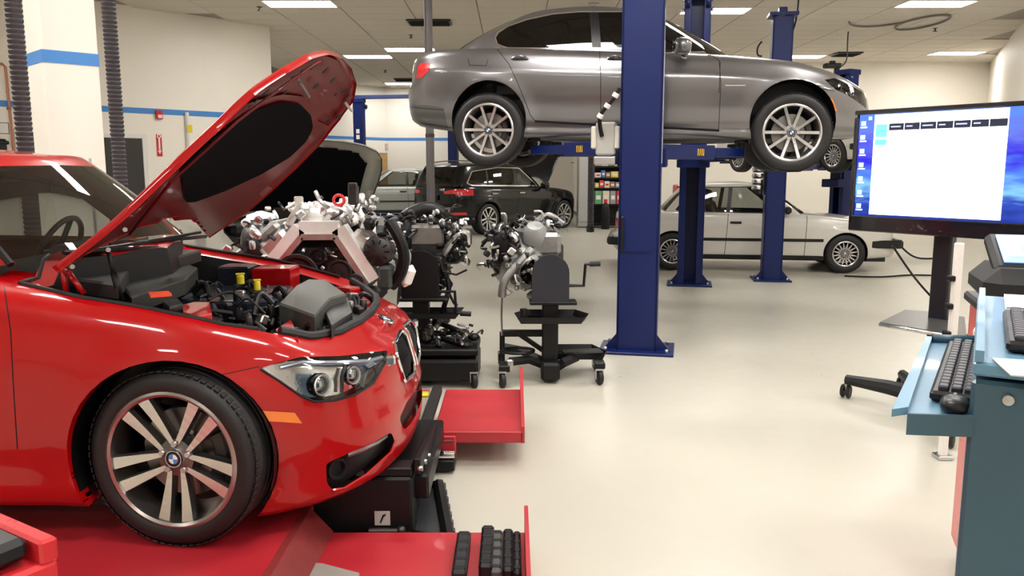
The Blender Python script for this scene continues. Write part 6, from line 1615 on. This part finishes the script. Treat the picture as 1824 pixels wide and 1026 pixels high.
wall_door(3, 657, 690, 2.12, WR, mat('oak_door', (.55, .33, .14), .45, var=.2, scale=5), 'light wooden door in the deep bay')
# column
col = thing('column', 'square white column with a blue band standing turned to the room', 'column', (-4.33, 8.08, 0), R(45))
q = MB(); q.box((0, 0, CEIL / 2), (.49, .49, CEIL), ch=.012); q.build('shaft', M_WALL, col)
q = MB(); q.box((0, 0, 2.61), (.497, .497, .115)); q.build('band', M_STRIPE, col)
q = MB(); q.box((.10, -.255, 1.0), (.02, .012, 1.35)); q.build('conduit', M_STEEL, col)
# fire alarm, sign, pull station
def wthing(name, label, cat, px, z, w_=WL, off=0.0):
    p, rz, n = on_wall(px, z, *w_, off=off); return thing(name, label, cat, p, rz)
t = wthing('fire_alarm', 'red fire alarm strobe on the blue stripe', 'alarm', 282, 2.55)
q = MB(); q.box((0, -.03, 0), (.12, .06, .16), ch=.01); q.build('housing', M_RED, t); q = MB(); q.box((0, -.065, -.03), (.08, .02, .06), ch=.006); q.build('lens', M_WHITE, t)
t = wthing('extinguisher_sign', 'red and white fire extinguisher arrow sign on the cream wall', 'sign', 283.5, 2.0)
q = MB(); q.box((0, -.006, 0), (.10, .012, .40), ch=.003); q.build('sign_plate', M_RED, t)
q = MB(); q.box((0, -.014, .03), (.03, .004, .22)); q.add([(-.035, -.014, -.09), (.035, -.014, -.09), (0, -.014, -.16)], [(0, 1, 2)]); q.build('arrow', M_WHITE, t, fixn=False)
q = MB(); q.lathe([(.02, 0), (.035, .002), (.04, 0)], (0, -.013, .165), (0, -1, 0), 16); q.build('sign_ring', M_WHITE, t, fixn=False)
t = wthing('wall_conduit', 'pale wall conduit with a yellow tag rising past the blue stripe', 'pipe', 333, 2.2)
q = MB(); q.cyl((0, -.04, -.5), (0, -.04, .42), .035, 10); q.build('pipe', M_WHITE, t); q = MB(); q.box((.02, -.08, .12), (.10, .02, .14), ch=.004); q.build('tag', M_YEL, t)
t = wthing('copper_pipe', 'thin copper pipe bending down the cream wall by the hanging hose', 'pipe', 16, 2.2)
q = MB(); q.tube([(-.30, -.09, 1.02), (-.04, -.09, 1.02), (0, -.09, .98), (0.02, -.09, -.9)], .022, 8); q.build('pipe', mat('copper', (.45, .20, .12), .4, .6), t); q = MB(); q.lathe([(.024, -.02), (.034, -.02), (.034, .02), (.024, .02)], (.0, -.09, .33), (0, 0, 1), 12); q.build('coupling', mat('copper_dark', (.30, .12, .08), .4, .6), t)
q = MB(); q.box((0.01, -.05, .6), (.03, .08, .03)); q.build('pipe_clip', M_STEEL, t)
t = wthing('wall_phone', 'black wall phone under a small white notice', 'phone', 2, 1.95)
q = MB(); q.box((0, -.03, 0), (.14, .06, .20), ch=.02); q.box((.03, -.06, .04), (.14, .04, .06), ch=.015); q.build('phone_body', M_BLACKP, t)
t = wthing('wall_notice', 'small white notice above the black wall phone', 'sign', 1, 2.22); q = MB(); q.box((0, -.006, 0), (.22, .012, .16), ch=.003); q.build('sheet', M_WHITE, t); q = MB(); q.box((0, -.004, 0), (.24, .008, .18)); q.build('frame', M_GREY, t)
t = wthing('thermostat', 'pale thermostat on the wall beside the wooden door', 'thermostat', 688, 2.35, WR); q = MB(); q.box((0, -.03, 0), (.14, .06, .22), ch=.01); q.build('housing', mat('beige_box', (.62, .50, .42), .5), t)
# hanging exhaust hoses
M_HOSE = mat('hose_grey', (.045, .04, .046), .55, var=.15, scale=30); M_HOSEL = mat('hose_smooth_grey', (.16, .145, .15), .4, .2, var=.1)
def hang(label, px, py, Y, z0, smooth=False):
    p = aty(px, py, Y); t = thing('exhaust_hose', label, 'hose', (p.x, Y, z0), 0, 'hoses hanging from the ceiling')
    H_ = CEIL - z0; q = MB()
    if smooth:
        q.lathe([(.05, 0), (.057, .02)] + [(.057, H_ * k / 4) for k in range(1, 4)] + [(.057, H_ - .02)], (0, 0, 0), (0, 0, 1), 18)
    else:
        pr = []; n = int(H_ / .036)
        for k in range(n): z = H_ * k / n; pr += [(.052, z), (.059, z + .010), (.059, z + .022), (.052, z + .030)]
        q.lathe(pr, (0, 0, 0), (0, 0, 1), 16)
    q.build('hose', M_HOSEL if smooth else M_HOSE, t)
    q = MB(); q.lathe([(.06, H_ - .06), (.10, H_ - .03), (.10, H_), (.0005, H_)], (0, 0, 0), (0, 0, 1), 18); q.build('ceiling_collar', M_STEEL, t)
    if smooth:
        for f in (.35, .62, .86): q = MB(); q.lathe([(.058, -.025), (.063, -.02), (.063, .02), (.058, .025)], (0, 0, H_ * f), (0, 0, 1), 18); q.build('joint_band', M_HOSE, t)
    q = MB(); q.lathe([(.06, -.05), (.07, -.04), (.07, .06), (.057, .07)], (0, 0, 0), (0, 0, 1), 16); q.build('nozzle', M_RUBBER, t)
hang('ribbed dark hose hanging in front of the copper pipe', 34, 130, 6.1, .55)
hang('ribbed dark hose hanging in front of the dark flush door', 203, 150, 7.2, .55)
hang('smooth grey hose hanging behind the trunk of the raised grey sedan', 763, 50, 11.4, .75, True)
hang('thin dark hose hanging in front of the parts shelf under the raised sedan', 1053, 300, 14.6, .50)
# ceiling vents, sprinkler heads, cord drop and cable ring
def vent(px, py, w, l, label):
    p = atz(px, py, CEIL); t = thing('ceiling_vent', label, 'vent', (p.x, p.y, CEIL - .03), 0, 'dark ceiling vents')
    q = MB(); q.box((0, 0, .01), (w, l, .03), ch=.006); q.build('frame', M_DKMETAL, t)
    for k in range(5): q = MB(); q.box((0, -l * .36 + l * .18 * k, -.012), (w * .9, .02, .03), rot=Matrix.Rotation(.6, 3, 'X')); q.build('slat', M_BLACK, t)
vent(765, 38, .85, .55, 'dark ceiling vent behind the smooth hanging hose'); vent(720, 140.5, .62, .55, 'dark ceiling vent before the far light panel'); vent(722, 160, .62, .6, 'dark ceiling vent past the far light panel'); vent(1507, 95, .62, .62, 'dark square ceiling vent above the grey sedan bonnet')
for (px, py, w) in ((732, 62, 'by the smooth hanging hose'), (686, 125, 'past the tip of the red hood'), (462, 12, 'above the bright wall corner'), (1666, 50, 'inside the cable ring')):
    p = atz(px, py, CEIL); t = thing('sprinkler_head', 'small sprinkler head on the ceiling ' + w, 'sprinkler', (p.x, p.y, CEIL - .07), 0, 'sprinkler heads'); q = MB(); q.lathe([(.05, .07), (.05, .06), (.015, .055), (.015, .02), (.04, .012), (.04, .0), (.0005, 0)], (0, 0, 0), (0, 0, 1), 14); q.build('head', M_DKMETAL, t)
p = atz(1511, 56, CEIL); cd_ = thing('cord_drop', 'thin power drop with a dark connector box hanging from the ceiling', 'cord', (p.x, p.y, CEIL))
zb_ = aty(1511, 114, p.y).z - CEIL; xb = aty(1482, 122, p.y).x - p.x
q = MB(); q.tube(bez([(0, 0, 0), (0, 0, zb_ * .5), (0, 0, zb_ * .85), (-.08, 0, zb_ * 1.05), (xb * .8, 0, zb_ * 1.08)], 20), .014, 6); q.build('cord', M_GREY, cd_); q = MB(); q.box((xb, 0, zb_ * 1.06), (.34, .18, .10), ch=.02); q.box((xb + .1, 0, zb_ * 1.06 - .1), (.1, .1, .14), ch=.02); q.box((xb, 0, zb_ * 1.06 + .07), (.12, .1, .07), ch=.02); q.build('connector_box', M_BLACK, cd_)
p = atz(1642, 38, CEIL); rgq = thing('cable_ring', 'loop of grey cable fixed flat on the ceiling', 'cable', (p.x, p.y, CEIL))
q = MB(); q.tube([(.36 * math.cos(a), .80 * math.sin(a), -.03) for a in [2 * PI * k / 36 for k in range(38)]], .02, 6, cap=False); q.build('loop', mat('cable_grey', (.22, .20, .19), .6), rgq); q = MB(); q.tube(bez([(-.36, 0, -.03), (-.8, .4, -.03), (-1.2, .3, -.03), (-1.45, -.1, -.03)], 16), .018, 6); q.build('cable_tail', MATS['cable_grey'], rgq)
# wall screen at the right edge
rw = thing('wall_monitor', 'dark bracketed screen on the right wall', 'screen', (8.85, 14.0, 3.55), R(64)); q = MB(); q.box((0, .10, .1), (.75, .07, .60), ch=.015, rot=Matrix.Rotation(R(14), 3, 'X')); q.build('casing', M_BLACKP, rw); q = MB(); q.box((0, .0, .15), (.1, .18, .1)); q.build('bracket', M_STEEL, rw); q = MB(); q.cyl((0, 0, .2), (0, 0, .85), .025, 8); q.build('arm', M_STEEL, rw)
# ---------------------------------------------------------------- far storage under the raised sedan
sh_ = thing('parts_shelf', 'black open shelving with boxes of parts against the far wall', 'shelf', (2.62, 22.0, 0))
for s in (-1, 1):
    for y in (-.22, .22): q = MB(); q.box((s * .46, y, .95), (.05, .05, 1.9)); q.build('upright', M_BLACK, sh_)
for z in (.12, .62, 1.05, 1.32, 1.62, 1.86): q = MB(); q.box((0, 0, z), (.96, .5, .04)); q.build('shelf_board', M_BLACK, sh_)
q = MB(); q.box((0, .24, .95), (.92, .01, 1.8)); q.build('back_panel', M_BLACK, sh_)
rb = random.Random(3); bc = [('white', (.75, .72, .68)), ('red', (.6, .05, .05)), ('yellow', (.7, .6, .15)), ('cream', (.72, .62, .45)), ('grey', (.3, .32, .34)), ('blue', (.08, .2, .5)), ('green', (.12, .35, .15)), ('brown', (.35, .2, .1))]
for zi, z in enumerate((1.34, 1.64, 1.07, .64)):
    x = -.42; k = 0; pal = bc[:]; rb.shuffle(pal)
    while x < .28:
        w = min(rb.uniform(.10, .2), .42 - x); h = rb.uniform(.12, .2) if zi < 3 else .35; nm_, c_ = pal[k % 8]
        t = thing('parts_box', nm_ + ' parts box on the ' + ('fourth', 'top', 'third', 'second')[zi] + ' board of the black shelving', 'box', (2.62 + x + w / 2, 21.92, z), 0, 'boxes on the far shelving')
        q = MB(); q.box((0, 0, h / 2 + .001), (w * .94, .3, h), ch=.006); q.build('carton', mat('box_' + nm_, c_, .6), t); q = MB(); q.box((0, -.152, h * .5), (w * .6, .004, h * .3)); q.build('box_label', M_WHITE if nm_ != 'white' else M_RED, t)
        x += w + .01; k += 1
fe = thing('gas_bottle', 'dark gas bottle with a red cap in front of the black shelving', 'bottle', (2.45, 21.4, 0)); q = MB(); q.lathe([(.0005, 0), (.10, 0), (.11, .02), (.11, .55), (.07, .65), (.03, .68)], (0, 0, 0), (0, 0, 1), 18); q.build('cylinder', M_BLACK, fe); q = MB(); q.lathe([(.035, .68), (.045, .69), (.045, .78), (.0005, .79)], (0, 0, 0), (0, 0, 1), 14); q.build('cap', M_RED, fe)
cab_ = thing('steel_locker', 'pale grey steel locker beside the black shelving', 'cabinet', (1.95, 22.25, 0)); q = MB(); q.box((0, 0, .95), (.34, .5, 1.86), ch=.01); q.build('locker_body', mat('locker_grey', (.45, .45, .43), .45), cab_); q = MB(); q.box((0, -.26, 1.0), (.30, .02, 1.7), ch=.006); d_ = q.build('locker_door', mat('locker_pale', (.50, .50, .48), .45), cab_); q = MB(); q.box((.1, -.28, .95), (.02, .03, .14)); q.build('locker_handle', M_STEEL, d_)
oc = thing('waste_bin', 'orange and white drum beside the near lift column', 'drum', (1.86, 12.3, 0)); q = MB(); q.lathe([(.0005, .04), (.14, .04), (.15, .06), (.15, .62), (.14, .64), (.0005, .64)], (0, 0, 0), (0, 0, 1), 20); q.build('drum', M_WHITE, oc); q = MB(); q.lathe([(.152, .12), (.153, .32)], (0, 0, 0), (0, 0, 1), 20); q.build('orange_band', mat('orange_band', (.75, .14, .02), .5), oc); q = MB(); q.box((0, 0, .02), (.45, .4, .04), ch=.01); q.build('dolly', M_BLACK, oc)
rt_ = thing('red_trolley', 'red workshop trolley behind the open lift column', 'trolley', (3.35, 15.6, 0)); q = MB(); q.box((0, 0, .9), (.5, .45, .75), ch=.02); q.build('box', M_RED, rt_); q = MB()
for sx in (-1, 1):
    for sy in (-1, 1): q.box((sx * .2, sy * .17, .27), (.04, .04, .54))
q.box((0, 0, .1), (.5, .45, .03)); q.build('frame', M_BLACK, rt_)
for k in range(4):
    q = MB(); q.lathe([(.0005, .06), (.075, .06), (.08, .05), (.08, .01), (.05, 0), (.0005, 0)], (-.24, -.02, 1.28 + k * .085), (0, 0, 1), 14); q.build('lift_adapter', M_STEEL, c3)
    q = MB(); q.box((-.21, -.0, 1.275 + k * .085), (.18, .16, .012)); q.build('adapter_shelf', M_BLACK, c3)
q = MB(); q.box((-.145, .0, 1.42), (.02, .14, .42)); q.build('adapter_bracket', M_BLACK, c3)
cr_ = thing('floor_cable', 'black cable lying on the floor behind the screen', 'cable', (5.1, 11.0, 0)); q = MB(); q.tube(bez([(-.2, .9, .012), (.3, .8, .012), (.8, 1.0, .012), (1.3, .9, .012)], 16), .012, 6); q.build('cable', M_BLACK, cr_)
